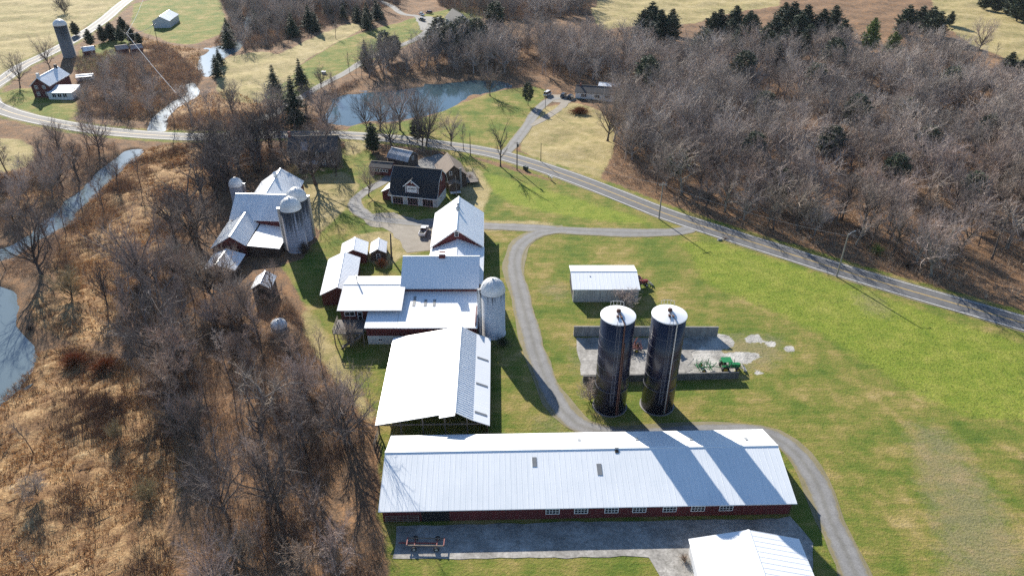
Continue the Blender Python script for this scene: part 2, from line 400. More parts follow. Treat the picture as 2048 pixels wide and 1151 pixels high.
tan_p = [[(1045,268),(1085,215),(1150,205),(1205,225),(1235,262),(1225,310),(1195,368),(1080,322),(1040,300)],
         [(-200,-60),(290,-60),(250,4),(150,66),(50,122),(0,150),(-200,260)],
         [(1850,-60),(2300,-60),(2300,200),(2060,150),(2000,112),(1950,96),(1900,60),(1868,20)],
         [(1200,-60),(1560,-60),(1560,10),(1450,30),(1380,48),(1300,52),(1230,55),(1190,45)],
         [(430,175),(500,128),(560,108),(640,70),(700,44),(730,56),(660,92),(600,128),(540,180),(500,210),(450,200)],
         [(1180,15),(1260,8),(1290,50),(1200,60)],
         [(-60,272),(40,276),(70,300),(66,330),(20,345),(-60,350)],
         [(690,280),(735,284),(730,300),(690,318)],
         [(600,360),(690,340),(720,370),(690,420),(640,470),(612,430)],
         [(845,60),(905,40),(930,52),(850,92)], [(440,118),(520,104),(560,108),(600,140),(540,188),(520,206),(455,198),(432,165)],
         [(600,590),(640,640),(700,740),(760,850),(750,862),(690,790),(640,720),(606,660)],
         [(890,330),(960,335),(985,380),(965,425),(960,440),(1060,440),(1140,450),(980,462),(960,520),(975,480)],
         [(760,462),(840,462),(850,505),(800,512),(780,540),(730,520),(700,470)]]
marsh_p = [[(-60,800),(10,790),(64,740),(70,705),(150,690),(250,720),(300,780),(350,860),(372,960),(330,1060),(360,1200),(-60,1200)],
           [(290,300),(350,285),(470,300),(540,330),(520,360),(450,330),(400,400),(360,470),(300,540),(240,585),(150,590),(100,540),(130,460),(170,410),(250,330)],
           [(330,262),(350,215),(395,192),(460,180),(520,205),(560,240),(470,258)],
           [(270,70),(330,88),(400,100),(410,150),(372,160),(330,190),(290,160)],
           [(240,180),(330,170),(340,200),(300,232),(250,240)],
           [(0,350),(60,330),(120,400),(60,440),(0,440)],
           [(150,560),(240,590),(220,680),(160,690),(70,650),(60,600)]]
slab_p = [[(1560,690),(1585,688),(1590,700),(1566,704)],[(1500,740),(1522,738),(1530,750),(1506,754)],[(1440,655),(1456,652),(1462,662),(1444,664)],[(1360,676),(1450,664),(1475,690),(1425,704),(1480,712),(1470,745),(1380,752),(1350,730)],[(1452,702),(1512,703),(1524,714),(1500,727),(1456,722)],[(1482,672),(1515,668),(1524,684),(1490,688)],[(1530,678),(1550,680),(1556,696),(1535,692)]]
bright_p = [[(1362,480),(1440,486),(1560,522),(1680,565),(1760,590),(1900,640),(2060,690),(2060,830),(1960,840),(1850,800),(1760,740),(1640,665),(1500,605),(1400,560)],
            [(1820,700),(1980,735),(2060,770),(2060,850),(1900,810),(1790,770)],
            [(960,340),(1060,370),(1200,410),(1330,452),(1180,440),(1040,415),(985,385)]]
dirt_p = [[(1470,668),(1560,665),(1580,700),(1540,745),(1470,740),(1330,700)],
          [(1140,655),(1170,650),(1170,700),(1200,760),(1160,780),(1140,720)],
          [(1700,575),(1760,590),(1800,640),(1760,640),(1700,600)],
          [(1050,835),(1130,830),(1180,862),(1040,864)],
          [(1080,560),(1140,565),(1140,610),(1090,600)],
          [(1800,830),(1900,860),(2000,1000),(2060,1100),(2060,1200),(1900,1200),(1850,1000)]]
def grid_axis(stops):
    out = []
    for a, b, s in stops: out += list(np.arange(a, b, s))
    return np.array(out+[stops[-1][1]])
gx = grid_axis([(-3000,-800,200),(-800,-420,40),(-420,-150,2.5),(-150,150,1.25),(150,420,2.5),(420,800,40),(800,3000,200)])
gy = grid_axis([(-800,-40,80),(-40,50,6),(50,260,1.1),(260,540,2.2),(540,800,20),(800,4000,200)])
GX, GY = np.meshgrid(gx, gy)
def px_of(X, Y):
    d = Y*math.cos(PITCH)+HCAM*math.sin(PITCH); ok = d > 5
    px = np.where(ok, 1024+FPX*X/np.where(ok, d, 1), 1e6)
    py = np.where(ok, 575.5-FPX*(Y*math.sin(PITCH)-HCAM*math.cos(PITCH))/np.where(ok, d, 1), 1e6)
    return px, py
PXG, PYG = px_of(GX, GY)
def blur(a, n=1):
    for _ in range(n):
        p = np.pad(a, 1, mode='edge')
        a = (p[1:-1,1:-1]*2+p[:-2,1:-1]+p[2:,1:-1]+p[1:-1,:-2]+p[1:-1,2:])/6
    return a
def zone(polys, n): 
    m = np.zeros(GX.shape)
    for q in polys: m = np.maximum(m, inpoly(PXG, PYG, q))
    return blur(m.astype(float), n)
Z_lawn, Z_tan, Z_marsh, Z_bright, Z_dirt, Z_slab = zone(lawn_p, 3), zone(tan_p, 4), zone(marsh_p, 4), zone(bright_p, 6), zone(dirt_p, 14), zone(slab_p, 1)
W_creek, W_pool, W_pond = zone(CREEK, 1), zone(MARSH_POOL, 1), zone(POND, 2)
W_all = np.maximum(np.maximum(W_creek, W_pool), W_pond)
# far country beyond the frame: pasture and brown wood in broad patches
far = (GY > 545) | (np.abs(GX) > 430)
patch = np.sin(GX*.006+1.3)*np.sin(GY*.005+.4)+.5*np.sin(GX*.013-GY*.011)
Z_tan = np.where(far, np.clip(patch*1.5+.2, 0, 1), Z_tan)
und = .28*(np.sin(GX*.21+1.1*np.sin(GY*.13))+np.sin(GY*.27+1.3*np.sin(GX*.17))+.6*np.sin(GX*.55+GY*.47))
def seg_dist(X, Y, pts):
    d = np.full(np.shape(X), 1e9)
    for (x0, y0), (x1, y1) in zip(pts, pts[1:]):
        vx, vy = x1-x0, y1-y0; t = np.clip(((X-x0)*vx+(Y-y0)*vy)/(vx*vx+vy*vy+1e-9), 0, 1)
        d = np.minimum(d, np.hypot(X-x0-t*vx, Y-y0-t*vy))
    return d
def smooth_line(pts, step=2.5):
    P = [np.array(p, float) for p in pts]; P = [2*P[0]-P[1]]+P+[2*P[-1]-P[-2]]; out = []
    for i in range(1, len(P)-2):
        a, b, c, d = P[i-1:i+3]; n = max(2, int(np.linalg.norm(c-b)/step))
        for k in range(n):
            t = k/n; out.append(.5*((2*b)+(-a+c)*t+(2*a-5*b+4*c-d)*t*t+(-a+3*b-3*c+d)*t**3))
    out.append(P[-2]); return np.array(out)
road_px = [(300,-30),(248,6),(205,42),(150,78),(95,108),(45,132),(8,158),(-22,180),(-18,205),(10,221),(60,236),(130,250),(210,262),(300,270),(400,274),(500,271),(600,269),(700,271),(800,279),(900,292),(985,306),(1060,327),(1130,350),(1200,376),(1270,404),(1340,431),(1440,464),(1560,502),(1700,546),(1850,590),(2060,650),(2200,690)]
ROAD = smooth_line([at(*p).xy for p in road_px])
LANE = smooth_line([at(*p).xy for p in [(462,272),(490,258),(540,232),(590,203),(640,172),(690,146),(735,118),(790,96),(832,78),(858,58),(862,44),(840,34),(805,28),(785,14),(760,2)]])
RANCH = smooth_line([at(*p).xy for p in [(1008,308),(1028,288),(1050,258),(1070,228),(1085,210),(1105,198),(1135,196)]])
RLOOP = smooth_line([at(*p).xy for p in [(1052,254),(1085,238),(1112,222),(1128,208),(1132,196)]])
DRIVE = smooth_line([at(*p).xy for p in [(1400,450),(1360,463),(1290,466),(1200,463),(1120,459),(1050,455),(980,452),(920,450),(850,447),(790,442),(745,436),(715,418),(712,398),(735,380),(762,366),(780,352)]])
BARNWAY = smooth_line([at(*p).xy for p in [(1130,459),(1080,466),(1045,485),(1030,515),(1034,560),(1046,610),(1060,660),(1074,710),(1090,755),(1112,800),(1150,845),(1230,868),(1330,868),(1430,862),(1520,866),(1575,890),(1615,935),(1642,985),(1660,1040),(1690,1100),(1716,1160),(1740,1220)]])
near_road = np.minimum(seg_dist(GX, GY, ROAD[::2]), np.minimum(seg_dist(GX, GY, LANE[::2]), seg_dist(GX, GY, RANCH[::2])))
flat = np.clip((near_road-7)/8, 0, 1)*(1-np.clip(Z_lawn*1.3, 0, 1))*(1-np.clip(blur(W_all, 3)*2, 0, 1))
farm = inpoly(PXG, PYG, [(395,430),(480,330),(760,260),(1000,300),(1000,870),(760,870),(640,720),(560,600),(440,590),(395,520)])
flat *= 1-blur(farm.astype(float), 4)
Z_lawn *= 1-.85*Z_tan
Z_lawn = np.maximum(Z_lawn, blur((seg_dist(GX, GY, ROAD[::2]) < 6.8).astype(float), 1)*.62*(np.abs(GX) < 420))
hum = .55*np.maximum(0, np.sin(GX*1.25+1.7*np.sin(GY*.61)+.8*np.sin(GX*.23))*np.sin(GY*1.1+1.9*np.sin(GX*.53)))+.25*np.sin(GX*2.3+GY*1.9)*np.sin(GY*2.1-GX*.7)
hum *= np.clip(Z_marsh*1.2, 0, 1)*(1-np.clip(blur(W_all, 3)*2.5, 0, 1))*np.clip((near_road-6)/4, 0, 1)*(GY < 240)
GZ = hum+und*flat*np.where(far, 2.0, 1.0)-1.15*np.clip(blur(W_all, 1)*1.6, 0, 1)
GZ = np.where(GY < 45, GZ*0, GZ)
ny_, nx_ = GX.shape
V = np.stack([GX.ravel(), GY.ravel(), GZ.ravel()], 1)
idx = np.arange(ny_*nx_).reshape(ny_, nx_)
F = np.stack([idx[:-1,:-1].ravel(), idx[:-1,1:].ravel(), idx[1:,1:].ravel(), idx[1:,:-1].ravel()], 1)

def ground_mat():
    m, nt, b = new_mat('fields, lawns and leaf litter')
    v = mapping(nt)
    A = lambda n: N(nt, 'Attribute', attribute_name=n).outputs['Fac']
    n_big, n_mid, n_fine = noise(nt, v, .035, 4, .6), noise(nt, v, .28, 6, .65), noise(nt, v, 2.2, 6, .75)
    n_edge = noise(nt, v, .5, 5, .7)
    def mask(n, w=.6, lo=.40, hi=.60):
        f = math_(nt, 'ADD', A(n), math_(nt, 'MULTIPLY', math_(nt, 'SUBTRACT', n_edge, .5), w))
        return ramp(nt, f, [(lo, (0,0,0)), (hi, (1,1,1))])
    lit = ramp(nt, math_(nt, 'ADD', math_(nt, 'MULTIPLY', n_fine, .55), math_(nt, 'MULTIPLY', n_mid, .45)), [(.33, (.075,.05,.036)), (.47, (.17,.11,.068)), (.57, (.29,.16,.078)), (.70, (.40,.26,.15))])
    n_st = noise(nt, mapping(nt, (.10, .9, 1), rot=(0,0,.12)), .9, 5, .65); n_pa = noise(nt, v, .09, 5, .7)
    lawn_f = math_(nt, 'ADD', math_(nt, 'ADD', math_(nt, 'MULTIPLY', n_mid, .22), math_(nt, 'MULTIPLY', n_pa, .46)), math_(nt, 'ADD', math_(nt, 'MULTIPLY', n_st, .20), math_(nt, 'MULTIPLY', n_fine, .12)))
    lawn = ramp(nt, lawn_f, [(.39, (.066,.118,.016)), (.46, (.125,.162,.026)), (.51, (.19,.187,.042)), (.56, (.28,.225,.075)), (.62, (.37,.285,.125))])
    bright = ramp(nt, math_(nt, 'ADD', math_(nt, 'MULTIPLY', n_fine, .6), math_(nt, 'MULTIPLY', n_mid, .4)), [(.34, (.085,.155,.014)), (.5, (.205,.255,.03)), (.66, (.34,.34,.07))])
    tan = ramp(nt, math_(nt, 'ADD', math_(nt, 'MULTIPLY', n_big, .4), math_(nt, 'MULTIPLY', n_mid, .6)), [(.34, (.20,.19,.065)), (.5, (.34,.275,.125)), (.68, (.45,.37,.20))])
    marsh = ramp(nt, math_(nt, 'ADD', math_(nt, 'MULTIPLY', n_fine, .5), math_(nt, 'MULTIPLY', n_mid, .5)), [(.32, (.085,.048,.030)), (.45, (.22,.125,.062)), (.55, (.40,.255,.125)), (.66, (.56,.42,.235))])
    dirt = ramp(nt, n_fine, [(.35, (.20,.155,.085)), (.65, (.34,.275,.19))])
    c = mix(nt, mask('marsh'), lit, marsh)
    c = mix(nt, mask('tan', .5), c, tan)
    c = mix(nt, mask('lawn', .45), c, lawn)
    c = mix(nt, math_(nt, 'MULTIPLY', mask('bright', 1.3, .3, .8), .8), c, bright)
    c = mix(nt, math_(nt, 'MULTIPLY', mask('dirt', 1.6, .30, .95), .55), c, dirt)
    c = mix(nt, mask('slab', .9, .42, .52), c, ramp(nt, n_mid, [(.35, (.22,.21,.19)), (.6, (.52,.50,.46))]))
    tl = mask('tan', .6)
    c = mix(nt, math_(nt, 'MULTIPLY', math_(nt, 'MULTIPLY', tl, mask('lawn', .3)), ramp(nt, n_mid, [(.4, (0,0,0)), (.6, (.8,.8,.8))])), c, tan)
    c = mix(nt, math_(nt, 'MULTIPLY', A('wet'), .8), c, (.035,.030,.024))
    nt.links.new(c, b.inputs['Base Color']); b.inputs['Roughness'].default_value = .95
    b.inputs['Specular IOR Level'].default_value = .15
    h = math_(nt, 'ADD', n_fine, math_(nt, 'MULTIPLY', n_mid, .8))
    bump(nt, b, h, .8, .35)
    return m
gm = np_mesh('ground', V, F, ground_mat())
for n, a in (('lawn', Z_lawn), ('tan', Z_tan), ('marsh', Z_marsh), ('bright', Z_bright), ('dirt', Z_dirt), ('slab', Z_slab), ('wet', np.clip(blur(W_all, 1)*1.5, 0, 1))):
    at_ = gm.attributes.new(n, 'FLOAT', 'POINT'); at_.data.foreach_set('value', a.ravel().astype(np.float32))
gm.polygons.foreach_set('use_smooth', [True]*len(gm.polygons))
structure(link('ground', gm), 'rolling farm ground of lawn, dry meadow, marsh and leaf litter')

def water_mat(name, col, rough, bmp):
    m, nt, b = new_mat(name)
    b.inputs['Base Color'].default_value = (*col, 1); b.inputs['Roughness'].default_value = rough; b.inputs['IOR'].default_value = 1.33
    b.inputs['Specular IOR Level'].default_value = .9
    bump(nt, b, noise(nt, mapping(nt), 1.2, 4, .6), .12, bmp)
    return m
def water(name, mask, mat, label, z):
    grow = blur(mask, 2) > .04
    cell = grow[:-1,:-1] | grow[1:,1:] | grow[:-1,1:] | grow[1:,:-1]
    f = F[cell.ravel()]; u, inv = np.unique(f, return_inverse=True)
    v = V[u].copy(); v[:, 2] = z
    structure(link(name, np_mesh(name, v, inv.reshape(f.shape), mat)), label)
water('creek', W_creek, water_mat('pale creek water', (.11,.15,.17), .10, .03), 'narrow pale creek winding past the farm', -.42)
water('marsh_pool', W_pool, water_mat('pool water', (.12,.16,.18), .10, .04), 'still pale water at the marsh edge', -.40)
water('pond', W_pond, water_mat('pond water', (.045,.08,.098), .05, .03), 'blue reflecting pond beyond the road', -.38)

def strip(name, line, w, mat, z, off=0.0, jitter=0.0, label=None, seed=0, w2=None):
    n = len(line); T = np.gradient(line, axis=0); T /= np.linalg.norm(T, axis=1)[:, None]; Nn = np.stack([-T[:,1], T[:,0]], 1)
    r = np.random.default_rng(seed); ww = np.linspace(w, w2 or w, n)[:, None]
    def jit():
        j = r.normal(0, 1, n); j = np.convolve(j, np.ones(3)/3, 'same'); return (j*jitter)[:, None]
    Lf = line+Nn*(off+ww/2+jit()); Rt = line+Nn*(off-ww/2+jit())
    v = np.concatenate([np.c_[Lf, np.full(n, z)], np.c_[line+Nn*off, np.full(n, z+(.03 if w > 3 else 0))], np.c_[Rt, np.full(n, z)]])
    i = np.arange(n-1)
    f = np.concatenate([np.stack([n+i, n+i+1, i+1, i], 1), np.stack([2*n+i, 2*n+i+1, n+i+1, n+i], 1)])
    me = np_mesh(name, v, f, mat); a = me.attributes.new('across', 'FLOAT', 'POINT'); a.data.foreach_set('value', np.concatenate([np.ones(n), np.zeros(n), np.ones(n)]).astype(np.float32))
    return structure(link(name, me), label)
def asphalt():
    m, nt, b = new_mat('worn asphalt')
    v = mapping(nt); f = noise(nt, v, .6, 6, .7); g = noise(nt, v, 6, 4, .7)
    c = ramp(nt, math_(nt, 'ADD', math_(nt, 'MULTIPLY', f, .6), math_(nt, 'MULTIPLY', g, .4)), [(.35, (.085,.087,.092)), (.6, (.145,.145,.148))])
    nt.links.new(c, b.inputs['Base Color']); b.inputs['Roughness'].default_value = .8; b.inputs['Specular IOR Level'].default_value = .3; bump(nt, b, g, .3, .02); return m
def gravel(name, c1, c2, ruts=True):
    m, nt, b = new_mat(name)
    v = mapping(nt); f = noise(nt, v, .35, 6, .7); g = noise(nt, v, 3.5, 5, .8); e = noise(nt, v, .9, 5, .7)
    c = ramp(nt, math_(nt, 'ADD', math_(nt, 'MULTIPLY', f, .5), math_(nt, 'MULTIPLY', g, .5)), [(.36, c2), (.62, c1)])
    if ruts:
        a = math_(nt, 'ADD', N(nt, 'Attribute', attribute_name='across').outputs['Fac'], math_(nt, 'MULTIPLY', math_(nt, 'SUBTRACT', e, .5), .55))
        t = ramp(nt, a, [(.05, (.86,.85,.80)), (.32, (1.04,1.04,1.04)), (.62, (1.06,1.06,1.06)), (.78, (.92,.90,.84))])
        c = mix(nt, 1.0, c, t, 'MULTIPLY')
        c = mix(nt, ramp(nt, a, [(.80, (0,0,0)), (1.0, (1,1,1))]), c, (.20,.165,.075))
    nt.links.new(c, b.inputs['Base Color']); b.inputs['Roughness'].default_value = .9; bump(nt, b, g, .6, .06); return m
def concrete():
    m, nt, b = new_mat('stained cracked concrete')
    v = mapping(nt); f = noise(nt, v, .22, 7, .7); g = noise(nt, v, 1.6, 6, .75); h = noise(nt, mapping(nt, (.5,1.6,1)), .8, 5, .7)
    c = ramp(nt, math_(nt, 'ADD', math_(nt, 'MULTIPLY', f, .55), math_(nt, 'MULTIPLY', g, .45)), [(.36, (.12,.114,.104)), (.5, (.27,.257,.235)), (.64, (.46,.44,.405))])
    c = mix(nt, ramp(nt, h, [(.56, (0,0,0)), (.72, (.75,.75,.75))]), c, (.12,.11,.095))
    vo = N(nt, 'TexVoronoi', feature='DISTANCE_TO_EDGE'); vo.inputs['Scale'].default_value = .17
    ad = N(nt, 'VectorMath', operation='ADD'); nt.links.new(v, ad.inputs[0]); n3 = N(nt, 'TexNoise'); n3.inputs['Scale'].default_value = .6; nt.links.new(v, n3.inputs['Vector']); sc = N(nt, 'VectorMath', operation='SCALE'); sc.inputs['Scale'].default_value = 2.5; nt.links.new(n3.outputs['Color'], sc.inputs[0]); nt.links.new(sc.outputs[0], ad.inputs[1]); nt.links.new(ad.outputs[0], vo.inputs['Vector'])
    c = mix(nt, ramp(nt, vo.outputs['Distance'], [(.0, (.4,.4,.4)), (.011, (0,0,0))]), c, (.07,.07,.045))
    nt.links.new(c, b.inputs['Base Color']); b.inputs['Roughness'].default_value = .9; bump(nt, b, g, .3, .03); return m
M['concrete'] = concrete()
ASPH = asphalt(); GRAV = gravel('grey gravel', (.235,.232,.228), (.14,.138,.136)); GRAV2 = gravel('dusty gravel', (.30,.27,.225), (.18,.155,.12), False); YARD = gravel('yard gravel', (.26,.255,.24), (.15,.145,.135), False); SHOULDER = gravel('weedy shoulder', (.24,.20,.12), (.13,.12,.06), False)
PAINT_W = surf('worn white road paint', (.72,.72,.70), (.45,.45,.44), 2.5, rough=.7); PAINT_Y = surf('worn yellow road paint', (.60,.40,.10), (.42,.29,.09), 2.5, rough=.7)
strip('road_shoulder', ROAD, 8.3, SHOULDER, .035, jitter=.35, label='gravel shoulder along the county road', seed=3)
strip('road', ROAD, 7.3, ASPH, .075, label='two lane asphalt county road')
strip('road_edge_line', ROAD, .22, PAINT_W, .088, 3.2, label='white edge line on the far side of the road')
strip('road_edge_line', ROAD, .22, PAINT_W, .088, -3.2, label='white edge line on the near side of the road')
strip('road_centre_line', ROAD, .14, PAINT_Y, .112, .13, label='yellow centre line of the road')
strip('road_centre_line', ROAD, .14, PAINT_Y, .112, -.13, label='second yellow centre line of the road')
strip('lane', LANE, 4.6, GRAV, .06, jitter=.25, label='narrow lane climbing past the pond to the far house', seed=5)
strip('ranch_driveway', RANCH, 4.4, GRAV, .065, jitter=.25, label='grey driveway up to the white ranch house', seed=6)
strip('driveway_loop', RLOOP, 3.2, GRAV2, .055, jitter=.25, label='pale worn loop of the ranch driveway', seed=7)
strip('farm_driveway', DRIVE, 5.0, GRAV, .055, jitter=.35, label='gravel farm drive running from the road into the yard', seed=8, w2=4.2)
strip('barn_track', BARNWAY, 4.1, GRAV, .065, jitter=.3, label='gravel track curving down beside the barns', seed=9)
strip('track_verge', BARNWAY, 5.0, SHOULDER, .03, jitter=.7, label='dusty worn verge of the barn track', seed=10)
def sheet(name, poly, z, mat, label, world=False, rag=0.0):
    P = [Vector(p) for p in (poly if world else wpoly(poly))]; r = random.Random(len(poly)); Q = []
    for a, b in zip(P, P[1:]+P[:1]):
        n = max(1, int((b-a).length/2.0)) if rag else 1
        for k in range(n): Q.append(a.lerp(b, k/n)+Vector((r.gauss(0, rag), r.gauss(0, rag)) if rag else (0, 0)))
    me = bpy.data.meshes.new(name); me.from_pydata([(p.x, p.y, z) for p in Q], [], [tuple(range(len(Q)))]); me.materials.append(mat)
    o = link(name, me)
    if o.data.polygons[0].normal.z < 0: me.flip_normals()
    return structure(o, label)
sheet('yard_gravel', [(838,440),(880,432),(878,470),(866,500),(812,505),(800,480),(770,455),(740,452),(720,430),(790,425)], .045, GRAV2, 'pale worn gravel in the yard by the pickup', rag=.35)
sheet('parking_gravel', [(838,318),(880,308),(900,318),(892,338),(845,346),(826,336)], .05, YARD, 'grey gravel parking patch behind the black roofed garage', rag=.3)
sheet('far_yard', [(826,30),(862,34),(900,44),(916,62),(890,84),(858,104),(838,96),(846,64)], .045, YARD, 'grey parking yard by the far house', rag=.4)
sheet('ranch_yard', [(1094,188),(1146,190),(1154,200),(1138,206),(1100,204)], .045, GRAV2, 'worn parking spot beside the ranch house', rag=.3)
sheet('concrete_apron', [(-17.9,69.4),(-18.3,75.5),(44.6,77.0),(46.5,72.5),(44.0,66),(44,60),(20.0,60),(21.8,66.4),(20.6,69.7)], .05, M['concrete'], 'stained concrete apron behind the long barn', world=True, rag=.12)
sheet('bunker_floor', [(14.2,113.2),(14.0,121.6),(14.0,126.2),(40.6,126.0),(40.4,122.5),(38.0,120.8),(38.6,118.6),(36.5,116.6),(37.0,115.0),(34,113.4)], .045, M['concrete'], 'cracked concrete floor between the bunker walls', world=True, rag=.25)

# ================================================================== BUILDINGS
# ---- long barn in front
B = building('long_barn', 'long low red barn with a pale metal roof crossed by two silo shadows', 'barn', (-20.9, 75.7), 1.42, 66.0, [(0,3.0),(10.4,5.45),(16.9,3.0)], 'red_wall', 'long_roof', ov=.55, ovx=.5, ribs=.9, rib_h=.018)
for i, px in enumerate((1105,1162,1223,1279,1340,1397,1454)):
    q = local(B, at(px, 1016, 2.0)); window(B, q.x, .50, 1.75, 2.0, 1.0, 0, 4, 2)
MB().box(6.6, 11.0, .50, .54, 0, 2.6).build('doorway', M['dark'], B)
g = MB()
for z in (.35, .75, 1.15, 1.55): g.box(.9, 6.2, .30, .36, z, z+.09)
for x in (.9, 2.6, 4.4, 6.1): g.box(x, x+.1, .28, .38, 0, 1.65)
g.build('gate', M['wood'], B)
def on_roof(root, prof, px, py, w, l, mat, name, lift=.06, z0=4.0, t=.05):
    """A sheet lying on a roof slope under a surveyed pixel; l runs down the slope."""
    z = z0
    for _ in range(8):
        q = local(root, at(px, py, z)); z = prof_z(prof, q.y)
    for (y0, z0_), (y1, z1) in zip(prof, prof[1:]):
        if y0 <= q.y <= y1: s = (z1-z0_)/(y1-y0)
    a = math.atan(s); c, sn = math.cos(a), math.sin(a); b = MB(); ny, nz = -sn, c
    P = [(q.x-w/2, q.y-l/2*c, z-l/2*sn), (q.x+w/2, q.y-l/2*c, z-l/2*sn), (q.x+w/2, q.y+l/2*c, z+l/2*sn), (q.x-w/2, q.y+l/2*c, z+l/2*sn)]
    b.add([(x, y+ny*k, zz+nz*k) for k in (lift-t, lift) for x, y, zz in P], [(3,2,1,0),(4,5,6,7),(0,1,5,4),(1,2,6,5),(2,3,7,6),(3,0,4,7)])
    return b.build(name, M[mat], root)
LP = [(0,3.0),(10.4,5.45),(16.9,3.0)]
on_roof(B, LP, 1069, 923, .75, 1.75, 'skylight', 'skylight'); on_roof(B, LP, 1199, 938, .8, 2.1, 'skylight', 'skylight')
on_roof(B, LP, 1233, 895, .62, .62, 'dark', 'roof_hole', .07); on_roof(B, LP, 1233.5, 902, .62, .62, 'dark', 'roof_hole', .07)
for px, py in ((1273,878),(1381,878),(1492,878),(1158,879)): on_roof(B, LP, px, py, .5, 1.0, 'steel', 'roof_vent', .16, t=.16)

# ---- shed cut by the bottom of the photo
prof = gab(8.0, 8.6, 2.9, 4.95)
B = building('machine_shed', 'white roofed shed in front of the long barn beside the gravel track', 'shed', (43.1, 50.5), 90, 20.2, prof, 'pale_metal_wall', 'white_roof', ov=.3, ovx=.3, ribs=.9, rib_h=.02)
# ---- open sided cattle barn
OP = [(0,2.6),(3.05,3.95),(6.15,5.9),(20.6,3.0)]
B = building('cattle_barn', 'open sided cattle barn with a broad white roof and grey skylight strips', 'barn', (-4.0, 95.6), 91.1, 26.6, OP, 'dark_red', 'white_roof', ribs=.0, open_walls=True)
b = MB()
for (y0, z0), (y1, z1) in ((OP[1], OP[2]),):
    n = 44
    for i in range(n+1):
        x = .1+26.3*i/n; b.prism([(y0,z0+.0),(y1,z1+.0),(y1-.02,z1+.075),(y0-.02,z0+.075)][::-1], x-.09, x+.09)
b.build('roof_ribs', M['white_roof'], B)
MB().prism([(6.1,6.02),(8.9,5.46),(8.9,5.36),(6.1,5.92)][::-1], -1.0, 26.5).build('ridge_cap', M['white_roof'], B)
for px, py in ((965.5,717.5),(963.5,769),(961.5,826.5)): on_roof(B, OP, px, py, .5, 2.4, 'skylight', 'skylight', .07, 3.5)
MB().box(.4, 26.2, .45, .57, -.2, 2.5).box(26.1, 26.22, .5, 20.2, -.2, 2.6).build('wall', M['dark_red'], B)
for x in (.6, 6.8, 13.2, 19.6): MB().box(x, x+.22, 20.0, 20.22, -.2, 2.9).build('post', M['wood'], B)
for y in (4.0, 8.0, 12.0, 16.0): MB().box(.5, .72, y, y+.22, -.2, prof_z(OP, y)-.25).build('post', M['wood'], B)
MB().box(.45, .6, .6, 20.3, 2.45, 2.72).build('beam', M['wood'], B)
g = MB()
for z in (.5, 1.0, 1.5): g.bar((-3.2, 20.6, z), (.6, 20.3, z), .1, .14)
for x in (-3.2, -1.3): g.box(x, x+.15, 20.4, 20.55, -.2, 1.8)
g.build('gate', M['wood'], B)

# ---- main barn: blue-shaded roof, lean-to, cupola
MP = [(0,7.0),(7.5,11.2),(15.0,7.0)]
B = building('main_barn', 'big dairy barn with steep shaded metal roof, red cupola and white lean-to in front', 'barn', (-25.1, 135.1), -.0, 17.7, MP, 'red_wall', 'white_roof', ov=.5, ovx=.45, ribs=.6)
lp = [(-11.6,4.45),(1.4,6.15)]
roof_mesh(lp, .6, 17.75, .16, .6, cap=False).build('lean_to_roof', M['white_roof'], B)
lp2 = [(-11.55,4.43),(-6.3,5.15)]
roof_mesh(lp2, -6.3, .55, .16, .6, cap=False).build('lean_to_roof', M['white_roof'], B)
w = MB().box(-6.0, 17.4, -11.3, -11.1, 2.2, 4.32).box(17.25, 17.45, -11.1, .4, -.3, 5.4).box(-6.0, -5.8, -11.1, -6.6, 2.2, 4.3)
w.build('lean_to_wall', M['red_wall'], B)
MB().box(-5.9, 17.3, -11.32, -11.05, -.4, 2.2).box(-5.92, -5.75, -11.05, -6.4, -.4, 2.2).build('foundation', M['block'], B)
window(B, -3.2, -11.34, 1.2, .8, .5, 0, 2, 1); window(B, 1.5, -11.34, 1.2, .8, .5, 0, 2, 1)
for px, a, c_ in ((829.5,594,612),(851.5,599,612),(869.3,599,612)):
    p0 = local(B, at(px, a, 5.6)); p1 = local(B, at(px-1, c_, 5.4)); x = (p0.x+p1.x)/2
    z = lambda y: 4.45+(y+11.6)*1.7/13+.06
    MB().add([(x-.3,p1.y,z(p1.y)),(x+.3,p1.y,z(p1.y)),(x+.3,p0.y,z(p0.y)),(x-.3,p0.y,z(p0.y)),(x-.3,p1.y,z(p1.y)-.1),(x+.3,p1.y,z(p1.y)-.1),(x+.3,p0.y,z(p0.y)-.1),(x-.3,p0.y,z(p0.y)-.1)], [(0,1,2,3),(7,6,5,4),(0,4,5,1),(1,5,6,2),(2,6,7,3),(3,7,4,0)]).build('skylight', M['skylight'], B)
c = MB().box(8.35, 9.75, 6.9, 8.5, 10.5, 12.0).build('cupola', M['red_wall'], B)
MB().prism([(6.75,12.0),(6.75,12.12),(9.4,11.75),(9.4,11.63)][::-1], 8.1, 10.0).build('cupola_roof', M['white_roof'], c)
MB().box(-.2, 17.9, -.12, -.02, 6.86, 6.98).build('gutter', M['dark_concrete'], B)

# ---- low wing between main barn and hay barn
prof = gab(6.7, 6.9, 4.2, 6.9)
B = building('barn_wing', 'low white roofed wing joining the hay barn to the main barn', 'barn', (-6.9, 149.9), 91, 10.0, prof, 'white_wall', 'white_roof', ribs=.6)
MB().prism([(-.0,4.2),(-.0,4.06),(4.0,5.67),(4.0,5.81)][::-1], -8.5, -.05).build('side_roof', M['white_roof'], B)
